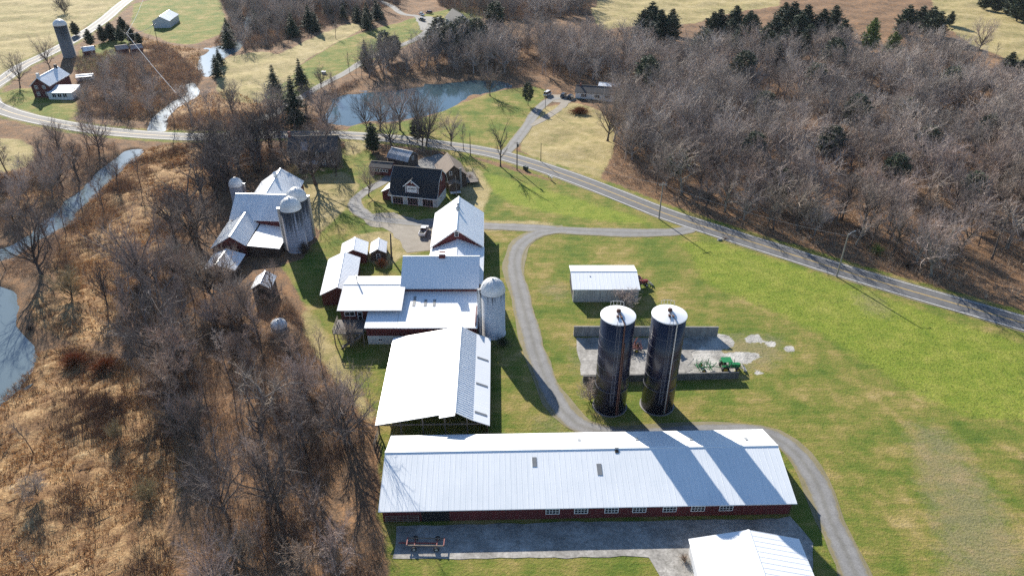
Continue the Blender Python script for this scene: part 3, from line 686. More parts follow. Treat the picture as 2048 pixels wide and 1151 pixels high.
# ---- hay barn with gable window
prof = gab(6.75, 6.75, 5.0, 10.0)
B = building('hay_barn', 'tall red hay barn with a bright white roof and one white framed gable window', 'barn', (-7.2, 158.6), 91.8, 19.8, prof, 'red_wall', 'white_roof', ov=.45, ovx=.7, ribs=.6, fascia='trim')
window(B, .66, 6.75, 8.35, .85, 1.15, R(-90), 1, 2)
c = MB().lathe([(.3,9.7),(.3,10.3),(.45,10.35),(.05,10.7)], 12, 0, (14.0, 6.75)).build('roof_ventilator', M['steel'], B)
c = MB().lathe([(.42,9.7),(.42,10.35),(.62,10.4),(.5,10.75),(.1,11.0)], 16, 0, (11.5, 6.75));  c.build('roof_ventilator', M['steel'], B)
# ---- shingled house attached west of the barn, with its deck
HP = gab(8.5, 6.0, 6.0, 7.45)
B = building('farm_office', 'house with low pale shingled roof and raised timber deck attached to the main barn', 'house', (-37.9, 127.8), .4, 14.0, HP, 'dark_red', 'lap_roof', ov=.9, ovx=.5, base='block', base_h=2.6)
window(B, 2.5, .84, 4.6, 2.1, 1.0, 0, 2, 1); window(B, 4.7, .84, 4.0, .9, 2.0, 0, 1, 2)
MB().box(-.3, 6.2, -4.6, .75, 3.0, 3.16).build('deck_floor', M['deck'], B)
for x, y in ((-.2,-4.5),(2.9,-4.5),(6.0,-4.5),(-.2,-2.0)): MB().box(x, x+.2, y, y+.2, -.3, 3.0).build('deck_post', M['wood'], B)
r = MB()
for z in (3.6, 4.05): r.box(-.3, 6.2, -4.6, -4.5, z, z+.12); r.box(-.3, -.2, -4.5, .7, z, z+.12)
for x in (-.3, 1.3, 2.9, 4.5, 6.1): r.box(x, x+.1, -4.62, -4.48, 3.16, 4.2)
for y in (-3, -1.2): r.box(-.3, -.2, y, y+.1, 3.16, 4.2)
r.build('railing', M['wood'], B)
st = MB()
for i in range(12): st.box(5.4-i*.36, 5.75-i*.36, -5.7, -4.75, 2.9-i*.25, 2.97-i*.25)
for y in (-5.75, -4.72): st.bar((5.8, y, 2.95), (1.2, y, -.1), .08, .25)
st.bar((5.8, -5.75, 3.9), (1.2, -5.75, .85), .07)
st.build('stair', M['wood'], B)
MB().tube([(2.9,9.5,7.0),(2.9,9.5,9.1)], .16, 10).build('flue_pipe', M['steel'], B)

# ---- red sheds to the west
prof = gab(3.9, 4.1, 3.1, 5.0)
B = building('wagon_shed', 'long red shed with a steep white roof left of the main barn', 'shed', (-36.5, 139.4), 95.9, 17.0, prof, 'dark_red', 'white_roof', ribs=.6)
prof = gab(3.4, 3.5, 2.6, 4.3)
B = building('small_shed', 'small white roofed red shed at the far end of the long red shed', 'shed', (-37.0, 158.7), 97, 6.9, prof, 'dark_red', 'white_roof', ribs=.6)
window(B, 3.2, -.0+.28, 1.6, .7, .7, 0, 2, 2)
prof = gab(2.15, 2.15, 2.3, 3.5)
B = building('well_house', 'tiny brown shed overgrown with vines beside a leaning pole', 'shed', (-32.4, 160.2), 96, 6.2, prof, 'brown_wall', 'white_roof', ov=.2, ovx=.25, ribs=.6)
window(B, .24, 2.15, 1.2, .8, 1.3, R(-90), 1, 2)
# ---- grey machinery shed on the lawn
prof = [(0,3.55),(6.2,4.85),(10.6,3.95)]
B = building('pole_shed', 'weathered grey shed with white metal roof alone on the lawn behind the navy silos', 'shed', (14.05, 140.3), .2, 15.9, prof, 'grey_wall', 'white_roof', ov=.2, ovx=.3, ribs=.9)
MB().box(.22, .28, 1.5, 9.5, -.1, 3.0).build('doorway', M['dark'], B)
on_roof(B, prof, 1180, 552, .2, .3, 'steel', 'roof_vent', .12, 4, .12)

# ---- west farmstead by the brook
prof = gab(6.9, 6.6, 4.7, 9.4)
B = building('stock_barn', 'west barn with a wide steep blue-shaded metal roof between three silos', 'barn', (-77.3, 174.6), -4.0, 16.2, prof, 'red_wall', 'old_roof', ribs=.6)
prof = gab(6.4, 6.5, 4.8, 9.1)
B = building('north_barn', 'west farmstead barn with a white pyramid-like ridge and small ridge cupola', 'barn', (-62.45, 181.2), 92.5, 19.6, prof, 'red_wall', 'old_roof', ribs=.6)
c = MB().box(12.8, 13.6, 6.0, 6.8, 8.7, 10.1).build('cupola', M['white_wall'], B); MB().lathe([(.75,10.1),(.05,10.7)], 4, 0, (13.2, 6.4)).build('cupola_roof', M['white_roof'], c)
prof = [(0,3.6),(3.6,6.4),(9.2,3.0)]
B = building('calf_barn', 'west farmstead barn with a striped white roof running toward the wood edge', 'barn', (-68.8, 161.6), 92.2, 17.6, prof, 'dark_red', 'old_roof', ribs=.45, rib_h=.07)
prof = [(0,2.5),(8.2,3.5)]
B = building('lean_to_shed', 'low lean-to with a flat weathered white roof at the foot of the streaked silos', 'shed', (-60.4, 162.0), 91, 12.6, prof, 'brown_wall', 'old_roof', ribs=.6)
prof = gab(4.6, 3.7, 2.1, 3.7)
B = building('goose_shed', 'small shed with striped white roof sunk among bare trees below the west barns', 'shed', (-68.6, 151.6), 90, 8.2, prof, 'brown_wall', 'old_roof', ribs=.45, rib_h=.07)
prof = gab(2.4, 2.4, 3.0, 4.6)
p = at(551, 590); B = building('sap_house', 'isolated little grey shed half hidden in the brown wood', 'shed', (p.x, p.y-2.0), 93, 6.0, prof, 'house_grey', 'old_roof', ribs=.6)
MB().box(.30, .36, 1.9, 2.9, 1.6, 2.5).build('hatch', M['dark'], B)

# ---- silos
def silo(name, label, x, y, r, h, dome, mat, chute=None, hoops=14, group=None):
    t = thing(name, label, 'silo', (x, y, 0), 0, group); block(x, y, r+1.2)
    MB().lathe([(r+.15,-.4),(r+.15,.25),(r,.27),(r,h)], 48).build('shaft', M[mat], t, True)
    d = MB(); pr = [(r+.12,h-.12),(r+.12,h+.06)]+[(r*math.cos(a)+.05, h+.06+dome*math.sin(a)) for a in [R(q) for q in (8,20,32,44,56,68,78)]]+[(.12,h+dome+.06)]
    d.lathe(pr, 48)
    for k in range(16):
        a = 2*math.pi*k/16; d.tube([((r*math.cos(q)+.07)*math.cos(a), (r*math.cos(q)+.07)*math.sin(a), h+.07+dome*math.sin(q)) for q in (0,.35,.7,1.05,1.4)], .035, 4)
    d.tube([(0,0,h+dome),(0,0,h+dome+.3)], .25, 8); d.build('dome', M['dome'], t)
    b = MB()
    for k in range(hoops): b.torus((0,0,.8+(h-1.2)*k/(hoops-1)), r+.01, .028, 40, 4)
    b.build('hoops', M['steel'] if mat != 'silo_grey' else M['dark_concrete'], t)
    if chute is not None:
        a = R(chute); cx, cy = (r+.3)*math.cos(a), (r+.3)*math.sin(a)
        MB().tube([(cx,cy,.3),(cx,cy,h+.5)], .48, 12).build('chute', M['silo_white'] if mat == 'silo_white' else M['steel'], t)
    return t
silo('stave_silo', 'white concrete silo with dark drips under its dome at the end of the main barn', -4.1, 127.9, 2.6, 11.2, 2.7, 'silo_white', 188, 18)
silo('stave_silo', 'front streaked grey silo of the touching pair by the west barns', -57.2, 166.6, 2.65, 12.0, 2.9, 'silo_grey', 200, 14)
silo('stave_silo', 'rear streaked grey silo of the touching pair by the west barns', -57.2, 172.6, 2.65, 12.0, 2.9, 'silo_grey', 10, 14)
silo('stave_silo', 'short silo with a pale dome behind the blue-shaded west barn roof', -82.0, 195.2, 2.0, 6.0, 2.1, 'silo_grey', 0, 8)
p = at(556, 668); silo('stave_silo', 'squat pale domed tank half buried in brush below the isolated shed', p.x, p.y+1.5, 1.7, 1.5, 1.3, 'silo_grey', None, 5)
silo('stave_silo', 'old dark silo with a pale dome beside the curving road at top left', -226.5, 371.5, 3.1, 15.6, 2.6, 'silo_dark', None, 12)
def navy_silo(label, x, y, seed):
    t = thing('feed_silo', label, 'silo', (x, y, 0), 0, 'navy blue sealed silos'); block(x, y, 5); r, h = 3.05, 20.9
    MB().lathe([(r,-.3),(r,h)], 56).build('shaft', M['navy'], t, True)
    MB().lathe([(r+.25,-.3),(r+.25,.12)], 40).build('base_pad', M['old_concrete'], t)
    MB().lathe([(r+.08,h-.1),(r+.08,h+.08),(r*.96,h+.14),(r*.5,h+.5),(.45,h+.78)], 48).build('roof', M['white_roof'], t)
    b = MB()
    for z in (5.6, 8.4, 10.6, 12.8, 15.0, 17.3): b.torus((0,0,z), r+.02, .035, 48, 5)
    b.build('rings', M['dull_steel'], t)
    l = MB(); a = R(-95); ux, uy = math.cos(a), math.sin(a); tx, ty = -uy, ux
    for s in (-.28, .28): l.tube([((r+.3)*ux+s*tx, (r+.3)*uy+s*ty, 3.0), ((r+.3)*ux+s*tx, (r+.3)*uy+s*ty, h+.9)], .035, 4)
    for i in range(50): z = 3.1+i*.36; l.bar(((r+.3)*ux-.28*tx, (r+.3)*uy-.28*ty, z), ((r+.3)*ux+.28*tx, (r+.3)*uy+.28*ty, z), .035)
    for i in range(16):
        z = 4.5+i*1.05; l.tube([((r+.3)*ux+s*tx+o*ux, (r+.3)*uy+s*ty+o*uy, z) for s, o in ((-.35,0),(-.4,.45),(0,.75),(.4,.45),(.35,0))], .025, 3)
    l.build('ladder', M['dull_steel'], t)
    a2 = R(-76); MB().tube([((r+.16)*math.cos(a2), (r+.16)*math.sin(a2), .6), ((r+.16)*math.cos(a2), (r+.16)*math.sin(a2), h+.1), (.7*math.cos(a2), .7*math.sin(a2), h+.85)], .13, 8).build('fill_pipe', M['rust'] if seed == 0 else M['steel'], t)
    a3 = R(-70); MB().tube([((r+.12)*math.cos(a3), (r+.12)*math.sin(a3), .4), ((r+.12)*math.cos(a3), (r+.12)*math.sin(a3), 12+5*(1-seed))], .09, 6).build('drain_pipe', M['rust'], t)
    hd = MB(); hd.lathe([(.42,h+.7),(.42,h+1.15),(.2,h+1.3)], 14); hd.box(-.5,-.1,-1.5,-1.1,h+.3,h+.8); hd.box(.2,.5,-1.7,-1.3,h+.3,h+.75); hd.bar((-.1,-.3,h+1.1),(-.3,-2.2,h+.4),.1); hd.build('hatch', M['rust'], t)
    rl = MB()
    for q in range(9):
        a0, a1 = R(55+q*8), R(55+(q+1)*8)
        if q < 8: rl.bar((2.2*math.cos(a0)*1.0, r*math.sin(a0)*.98, h+1.15), (2.2*math.cos(a1), r*math.sin(a1)*.98, h+1.15), .05)
        if q % 2 == 0: rl.bar((2.2*math.cos(a0), r*math.sin(a0)*.98, h+.1), (2.2*math.cos(a0), r*math.sin(a0)*.98, h+1.17), .05)
    rl.build('railing', M['steel'], t)
navy_silo('left of the two tall navy blue silos, with a rusty fill pipe', 18.75, 103.9, 0)
navy_silo('right of the two tall navy blue silos, with a bright steel fill pipe', 27.85, 104.2, 1)

# ---- bunker walls
def bunker(label, a, b, h, mat):
    t = thing('bunker_wall', label, 'wall', (a[0], a[1], 0), math.atan2(b[1]-a[1], b[0]-a[0])); L = math.hypot(b[0]-a[0], b[1]-a[1])
    MB().box(0, L, -.16, .16, -.3, h).build('wall_face', M[mat], t)
    f = MB()
    for i in range(int(L/3.2)+1): x = min(L-.3, i*3.2); f.add([(x,.16,0),(x+.25,.16,0),(x+.25,.9,0),(x,.9,0),(x,.16,h*.8),(x+.25,.16,h*.8)], [(0,1,2,3),(0,4,5,1),(1,5,2),(0,3,4),(3,2,5,4)])
    f.build('buttress', M[mat], t)
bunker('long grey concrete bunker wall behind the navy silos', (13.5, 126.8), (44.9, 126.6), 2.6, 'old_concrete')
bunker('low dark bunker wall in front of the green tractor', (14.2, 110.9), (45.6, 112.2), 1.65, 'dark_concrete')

# ---- black roofed garage barn
GP = [(-1.2,3.3),(.35,3.95),(2.0,7.4),(5.3,10.0),(8.6,7.4),(10.2,4.1)]
B = building('garage_barn', 'red garage barn with steep black roof, front dormer and three glazed doors', 'garage', (-36.7, 195.2), -12.8, 15.2, GP, 'red_wall', 'black_shingle', ov=1.5, ovx=.35, base='block', base_h=2.7, fascia='trim', t=.18)
for x in (2.5, 7.2, 11.9):
    d = MB().box(x-1.65, x+1.65, .16, .26, 0, 2.35).build('garage_door', M['red_trim'], B)
    f = MB()
    for i in range(4):
        for j in range(3): f.box(x-1.55+i*.78+.04, x-1.55+i*.78+.72, .11, .17, .22+j*.70, .84+j*.70)
    f.build('door_panes', M['glass'], d)
    f = MB().box(x-1.85, x-1.66, .1, .24, 0, 2.5).box(x+1.66, x+1.85, .1, .24, 0, 2.5).box(x-1.85, x+1.85, .09, .24, 2.36, 2.52); f.build('door_frame', M['trim'], B)
# dormer
dx = 7.2
dm = MB()
P = [(dx-2.0,3.9),(dx+2.0,3.9),(dx+2.0,6.4),(dx,8.05),(dx-2.0,6.4)]
dm.add([(x, .2, z) for x, z in P]+[(x, 4.2, z) for x, z in P], [(0,1,2,3,4),(9,8,7,6,5),(0,5,6,1),(1,6,7,2),(2,7,8,3),(3,8,9,4),(4,9,5,0)])
D = dm.build('dormer', M['red_wall'], B)
rf = MB()
for s in (-1, 1):
    q = [(dx,8.2),(dx+s*2.5,6.14),(dx+s*2.5,5.98),(dx,8.04)]
    rf.add([(x, -.2, z) for x, z in q]+[(x, 4.6, z) for x, z in q], [(0,1,2,3),(7,6,5,4),(0,4,5,1),(1,5,6,2),(2,6,7,3),(3,7,4,0)])
rf.build('dormer_roof', M['black_shingle'], D)
tr = MB().bar((dx,-.26,8.1),(dx+2.55,-.26,6.0),.1,.28).bar((dx,-.26,8.1),(dx-2.55,-.26,6.0),.1,.28).box(dx-2.05,dx-1.85,.1,.19,3.9,6.4).box(dx+1.85,dx+2.05,.1,.19,3.9,6.4)
tr.build('dormer_trim', M['trim'], D)
dd = MB().box(dx-1.6, dx+1.6, .1, .19, 4.1, 6.2).build('loft_door', M['trim'], D)
f = MB()
for i in range(6): f.box(dx-1.1+i*.38, dx-1.1+i*.38+.25, .06, .11, 5.15, 5.5)
f.build('loft_panes', M['glass'], dd)
MB().tube([(dx,.12,7.2),(dx,.2,7.2)], .26, 16).build('medallion', M['trim'], D)
window(B, 14.87, 5.3, 7.3, .8, 1.2, R(90), 2, 2); window(B, 14.93, 3.4, 1.8, .6, .7, R(90), 1, 1); window(B, 14.93, 6.6, 1.8, .6, .7, R(90), 1, 1)
L_ = [(2.6,3.0),(8.6,3.0)]
lt = MB().add([(-3.4,1.6,2.7),(.3,1.6,4.6),(.3,8.2,4.6),(-3.4,8.2,2.7),(-3.4,1.6,2.55),(.3,1.6,4.45),(.3,8.2,4.45),(-3.4,8.2,2.55)], [(0,1,2,3),(7,6,5,4),(0,4,5,1),(1,5,6,2),(2,6,7,3),(3,7,4,0)])
lt.build('lean_to_roof', M['white_roof'], B)
MB().add([(-3.1,1.9,-.3),(.3,1.9,-.3),(.3,7.9,-.3),(-3.1,7.9,-.3),(-3.1,1.9,2.7),(.3,1.9,4.45),(.3,7.9,4.45),(-3.1,7.9,2.7)], [(0,3,2,1),(4,5,6,7),(0,1,5,4),(1,2,6,5),(2,3,7,6),(3,0,4,7)]).build('lean_to_wall', M['red_wall'], B)

# ---- brown house
BP = gab(4.3, 4.3, 3.9, 7.6)
B = building('brown_house', 'brown house with brown shingled roof and side deck behind the garage barn', 'house', (-13.8, 207.2), 105.2, 11.4, BP, 'brown_wall', 'brown_shingle', ov=.4, ovx=.4)
window(B, .36, 5.4, 5.0, .7, 1.0, R(-90), 1, 2)
MB().box(-.2, .35, 2.0, 2.6, 0, 6.6).build('chimney', M['old_concrete'], B)
MB().box(1.0, 9.5, -3.6, .35, .9, 1.05).build('deck_floor', M['deck'], B)
r = MB()
for z in (1.5, 2.0): r.box(1.0, 9.5, -3.6, -3.5, z, z+.1); r.box(1.0, 1.1, -3.5, .3, z, z+.1)
for x in (1.0, 3.1, 5.2, 7.3, 9.4): r.box(x, x+.1, -3.62, -3.48, 0, 2.1)
r.build('railing', M['wood'], B)
pr = gab(1.9, 1.9, 3.0, 3.9)
PB = building('well_porch', 'small brown gabled porch with white bench between garage and brown house', 'porch', (-15.6, 202.2), 105, 3.4, pr, 'brown_wall', 'brown_shingle', ov=.25, ovx=.9)
MB().box(-.7, .5, .3, 3.5, .55, .75).build('bench', M['trim'], PB)
# ---- metal roofed outbuilding and red shop
prof = [(0,3.0),(1.0,4.3),(3.1,5.6),(5.2,4.3),(6.2,3.0)]
B = building('striped_barn', 'small dark barn with a rust striped metal roof behind the garage barn', 'shed', (-42.0, 224.7), -29, 8.8, prof, 'house_grey', 'rust_roof', ov=.3, ovx=.25, ribs=.6)
window(B, 8.58, 3.1, 3.4, .9, 1.2, R(90), 2, 2)
prof = gab(2.6, 2.6, 2.7, 3.8)
B = building('red_shop', 'low red workshop with a row of white windows under overhanging trees', 'shed', (-46.8, 217.2), -12, 7.8, prof, 'red_wall', 'slate_shingle', ov=.3, ovx=.25)
for i in range(6): window(B, 1.4+i*.95, .27, 1.7, .62, .8, 0, 1, 1)
# ---- old grey farmhouse
prof = gab(5.0, 5.0, 5.6, 9.5)
B = building('old_farmhouse', 'dark weathered two storey farmhouse shaded by a big bare tree', 'house', (-74.3, 222.3), 2.5, 16.4, prof, 'house_grey', 'slate_shingle', ov=.4, ovx=.4)
for x, z in ((2.2,4.6),(2.5,1.8),(5.2,1.8),(8.3,1.8),(9.8,4.5),(11.6,1.8),(13.6,4.5),(14.6,1.8)): window(B, x, .37, z, .85, 1.3, 0, 1, 2)
MB().add([(4.4,.1,6.3),(7.0,.1,6.3),(7.0,3.4,8.2),(4.4,3.4,8.2),(4.4,.1,6.1),(7.0,.1,6.1),(7.0,3.4,7.9),(4.4,3.4,7.9)], [(0,1,2,3),(7,6,5,4),(0,4,5,1),(1,5,6,2),(2,6,7,3),(3,7,4,0)]).build('dormer_roof', M['rust_roof_pink'], B)
MB().box(4.6, 6.8, .45, 3.0, 5.0, 6.25).build('dormer', M['house_grey'], B)
MB().box(.1, .9, 4.6, 5.4, 0, 11.0).build('chimney', M['chimney_brick'], B)
r = MB()
for x in (4.5, 6.2, 7.9, 9.6): r.box(x, x+.14, -1.9, -1.76, 0, 2.2)
r.box(4.3, 9.9, -2.0, .3, 2.2, 2.34); r.build('porch', M['trim'], B)
# ---- far red house
prof = gab(4.1, 4.1, 5.0, 8.5)
B = building('red_farmhouse', 'red farmhouse with white roof edges, two chimneys and white sunroom inside the road bend', 'house', (-196.6, 301.4), 93, 18.4, prof, 'dark_red', 'old_roof', ov=.35, ovx=.4, ribs=.8, fascia='trim')
for y, z in ((2.6,4.4),(2.2,1.6),(5.8,4.4),(5.8,1.6)): window(B, .36, y, z, 1.0, 1.4, R(-90), 2, 2, bar=.12)
MB().box(1.0, 1.9, 3.6, 4.6, 7.5, 10.0).build('chimney', M['white_wall'], B); MB().box(16.0, 16.9, 3.6, 4.6, 7.5, 9.9).build('chimney', M['house_grey'], B)
MB().box(-2.6, 5.2, -9.6, .35, -.3, 2.8).build('sunroom_wall', M['white_wall'], B)
MB().prism([(-9.9,2.75),(.3,2.75),(.3,2.95),(-9.9,2.95)], -3.0, 1.2).add([(1.2,-9.9,2.95),(1.2,.3,2.95),(5.6,.3,3.9),(5.6,-9.9,3.9),(1.2,-9.9,2.75),(1.2,.3,2.75),(5.6,.3,2.75),(5.6,-9.9,2.75)], [(0,1,2,3),(7,6,5,4),(0,4,5,1),(1,5,6,2),(2,6,7,3),(3,7,4,0)]).build('sunroom_roof', M['old_roof'], B)
for y in (-2.2, -4.4, -6.6): window(B, -2.63, y, 1.6, 1.5, 1.4, R(-90), 2, 1, bar=.12)
# ---- far grey barn and little sheds
prof = gab(5.0, 5.0, 3.9, 6.6)
B = building('far_grey_barn', 'pale grey metal barn alone on the far green lawn', 'barn', (-202.6, 439.5), 97, 20.5, prof, 'pale_metal_wall', 'old_roof', ov=.3, ovx=.3, ribs=1.2, fascia='trim')
for lab, x, y, r_, s in (('tiny white roofed red shed beside the old dark silo', -219.6, 372, 35, 'old_roof'), ('left of two faded pink roofed sheds by the dark evergreens', -203.5, 375, 40, 'rust_roof_pink'), ('right of two faded pink roofed sheds by the dark evergreens', -196.8, 376.5, 40, 'rust_roof_pink')):
    building('garden_shed', lab, 'shed', (x, y), r_, 6.0, gab(2.7, 2.7, 2.4, 4.0), 'dark_red', s, ov=.3, ovx=.3)
# ---- camper by the red house
t = thing('camper', 'white camper parked among bare trees behind the red farmhouse', 'camper', (-195.5, 327, 0), R(20))
b = MB(); b.prism([(-1.25,.5),(1.25,.5),(1.25,2.75),(1.0,3.0),(-1.0,3.0),(-1.25,2.75)], -3.6, 3.6); b.build('body', M['car_white'], t)
for x in (-1.2, 1.2):
    for y in (-1.2, 1.2): MB().tube([(x,y-.12,.38),(x,y+.12,.38)], .38, 12).build('wheel', M['tyre'], t)
MB().box(-2.5,-1.0,-1.28,-1.24,1.5,2.2).build('side_window', M['glass'], t); MB().box(.6,2.4,-1.28,-1.24,1.5,2.2).build('side_window', M['glass'], t)
MB().box(-3.4,3.4,-3.2,-1.3,2.55,2.65).build('awning', M['car_white'], t)
# ---- far house above the pond
prof = gab(5.0, 5.0, 4.0, 8.8)
B = building('far_house', 'green house with a black roof and broad white gable trim above the pond', 'house', (-24.2, 436.0), 112, 19, prof, 'teal_wall', 'black_shingle', ov=.5, ovx=.5, fascia='trim')
f = MB()
for (a, za), (c, zc) in zip(prof, prof[1:]): f.prism([(a, za-1.0), (c, zc-1.0), (c, zc+.05), (a, za+.05)][::-1], -.12, .02)
f.build('gable_trim', M['trim'], B)
for y in (3, 7): window(B, .46, y, 2.0, 1.2, 1.4, R(-90), 2, 2, bar=.12)
building('far_garage', 'small white fronted garage just below the black roofed far house', 'garage', (-40.5, 428.5), 30, 6.0, gab(3,3,2.6,4.4), 'white_wall', 'old_roof', ov=.3, ovx=.3)
# ---- white ranch house
prof = gab(4.4, 4.4, 2.9, 4.9)
B = building('ranch_house', 'white ranch house with a dark roof at the top of the loop driveway', 'house', (26.5, 299.6), -14, 18.5, prof, 'trim', 'slate_shingle', ov=.45, ovx=.4)
for x in (4.0, 9.6, 14.0): window(B, x, .42, 1.6, 2.2, 1.3, 0, 3, 1, bar=.14)
MB().box(1.6, 2.2, 3.6, 4.2, 4.2, 5.7).build('chimney', M['chimney_brick'], B)
s = MB(); rr = random.Random(4)
for i in range(150):
    x = rr.uniform(.6, 8); s.add([(x+rr.gauss(0,.3), rr.uniform(-.9,.2), rr.uniform(0,.5)) for _ in range(3)], [(0,1,2)])
tag(s.build('shrub_row', M['holly'], None, loc=B.location, rz=B.rotation_euler.z), 'dark low shrubs along the ranch house wall', 'shrub')
building('ranch_garage', 'white flat roofed garage behind the ranch house', 'garage', (37.5, 309.5), -14, 9.5, gab(3, 3, 2.7, 3.5), 'white_wall', 'white_roof', ov=.3, ovx=.3)

# ================================================================== VEHICLES AND MACHINES
def wheel(parent, x, y, r, w, rim='rim', hub=True):
    o = MB().tube([(0,-w/2,0),(0,-w*.42,0),(0,w*.42,0),(0,w/2,0)], [r*.86, r, r, r*.86], 20).build('wheel', M['tyre'], parent, loc=(x, y, r))
    if hub: MB().tube([(0,-w/2-.015,0),(0,w/2+.015,0)], r*.56, 14).build('rim', M[rim], o)
    return o
def car(label, x, y, rz, paint, kind='suv', cat='car', name='parked_car', group=None):
    """Nose along local +x."""
    t = thing(name, label, cat, (x, y, .05), R(rz), group); b = MB()
    low = [(-2.25,.42),(2.2,.42),(2.3,.62),(2.25,.86),(1.25,1.0),(-2.2,1.0),(-2.3,.7)]
    if kind == 'pickup': low = [(-2.85,.5),(2.75,.5),(2.9,.72),(2.8,1.02),(1.55,1.15),(-2.8,1.12),(-2.9,.8)]
    n = len(low); b.add([(px_, -.9, z) for px_, z in low]+[(px_, .9, z) for px_, z in low], [tuple(range(n))[::-1], tuple(range(n, 2*n))]+[(i, (i+1) % n, n+(i+1) % n, n+i) for i in range(n)])
    b.build('body', M[paint], t)
    cab = {'suv': (-2.15,-1.95,.75,1.2), 'sedan': (-1.7,-1.0,.35,1.15), 'van': (-2.2,-2.1,1.2,1.8), 'pickup': (-.75,-.55,.75,1.5)}[kind]; zt = {'suv':1.68,'sedan':1.42,'van':2.0,'pickup':1.82}[kind]; zb = 1.1 if kind == 'pickup' else .98
    g = MB(); g.add([(cab[0],-.86,zb),(cab[3],-.86,zb),(cab[3],.86,zb),(cab[0],.86,zb),(cab[1],-.7,zt-.05),(cab[2],-.7,zt-.05),(cab[2],.7,zt-.05),(cab[1],.7,zt-.05)], [(4,5,6,7),(0,1,5,4),(1,2,6,5),(2,3,7,6),(3,0,4,7)]); g.build('windows', M['glass'], t)
    MB().box(cab[1]-.05, cab[2]+.05, -.73, .73, zt-.05, zt+.03).build('cab_roof', M[paint], t)
    wx = 1.75 if kind == 'pickup' else 1.4
    for sx in (-wx, wx):
        for sy in (-.82, .82): wheel(t, sx, sy, .37, .24)
    if kind == 'pickup':
        MB().box(-2.7, -.95, -.74, .74, 1.13, 1.145).build('cargo_bed', M['dark'], t)
        bw = MB().box(-2.85,-.9,-.9,-.76,1.1,1.28).box(-2.85,-.9,.76,.9,1.1,1.28).box(-2.9,-2.76,-.76,.76,1.1,1.28); bw.build('bed_rail', M[paint], t)
    MB().box(2.15,2.27,-.8,-.5,.7,.85).build('headlight', M['rim'], t); MB().box(2.15,2.27,.5,.8,.7,.85).build('headlight', M['rim'], t)
    return t
p = at(847, 470); car('white pickup truck parked in the yard by the hay barn', p.x, p.y+1.2, 84, 'car_white', 'pickup', 'pickup truck', 'pickup_truck'); block(p.x, p.y, 4)
p = at(1095, 191); car('white van parked left of two dark cars by the ranch house', p.x, p.y, 60, 'car_white', 'van', 'van', 'parked_van')
p = at(1127, 194); car('dark grey car parked between the white van and a black car', p.x, p.y, 70, 'car_dark', 'suv')
p = at(1141, 197); car('black car parked against the ranch house wall', p.x, p.y, 65, 'car_black', 'suv')
p = at(843, 31); car('white pickup truck parked in the far yard', p.x, p.y, 120, 'car_white', 'pickup', 'pickup truck', 'pickup_truck')
p = at(858, 27); car('maroon car parked in the far yard', p.x, p.y, 150, 'car_maroon', 'suv')
p = at(844, 42); car('dark car parked nearest the lane in the far yard', p.x, p.y, 130, 'car_dark', 'pickup', 'car')
p = at(877, 41); car('small white car parked beside the black roofed far house', p.x, p.y, 10, 'car_white', 'sedan')
def tractor(label, x, y, rz, paint, rim, canopy=True, rops='green_paint'):
    t = thing('tractor', label, 'tractor', (x, y, .05), R(rz))
    b = MB(); pr = [(.1,.95),(2.1,.85),(2.3,1.0),(2.3,1.5),(.1,1.65)]; n = len(pr)
    b.add([(q, -.38, z) for q, z in pr]+[(q, .38, z) for q, z in pr], [tuple(range(n))[::-1], tuple(range(n, 2*n))]+[(i, (i+1) % n, n+(i+1) % n, n+i) for i in range(n)]); b.build('hood', M[paint], t)
    MB().box(-1.5, .1, -.4, .4, .6, 1.05).box(.1, 2.2, -.25, .25, .55, .9).build('chassis', M['dark_concrete'], t)
    for s in (-1, 1):
        wheel(t, -.95, s*.95, .80, .48, rim); wheel(t, 1.75, s*.8, .45, .26, rim)
        MB().box(-1.75, -.1, s*.72 if s > 0 else -1.15, 1.15 if s > 0 else -.72, 1.62, 1.7).build('fender', M[paint], t)
    MB().box(-1.1,-.55,-.28,.28,1.1,1.35).box(-1.2,-1.08,-.28,.28,1.3,1.8).build('seat', M['dark'], t)
    if canopy:
        c = MB().box(-1.7, .35, -.85, .85, 2.55, 2.65).build('canopy', M[rops], t); q = MB()
        for xx in (-1.5, .15):
            for yy in (-.65, .65): q.box(xx, xx+.08, yy-.04, yy+.04, 1.0, 2.55)
        q.build('post', M['dark_concrete'], c)
    MB().tube([(1.1,.2,1.5),(1.1,.2,2.35)], .05, 8).build('exhaust', M['dark'], t)
    q = MB().bar((2.3,-.45,.8),(3.2,-.45,.35),.12).bar((2.3,.45,.8),(3.2,.45,.35),.12); q.add([(3.0,-.95,.15),(3.0,.95,.15),(3.7,.95,.12),(3.7,-.95,.12),(3.0,-.95,.85),(3.0,.95,.85)], [(0,1,2,3),(0,4,5,1),(0,3,4),(1,5,2)]); q.build('loader', M['rim'], t)
    return t
tractor('green tractor with a green canopy and pale front bucket by the low bunker wall', 44.3, 114.9, 3, 'green_paint', 'yellow_rim')
tractor('green tractor with yellow wheels half hidden behind the right navy silo', 33.3, 121.6, 215, 'green_paint', 'yellow_rim', False)
tractor('red tractor parked at the end of the weathered grey shed', 30.9, 147.4, 20, 'red_paint', 'rim', True, 'red_paint')
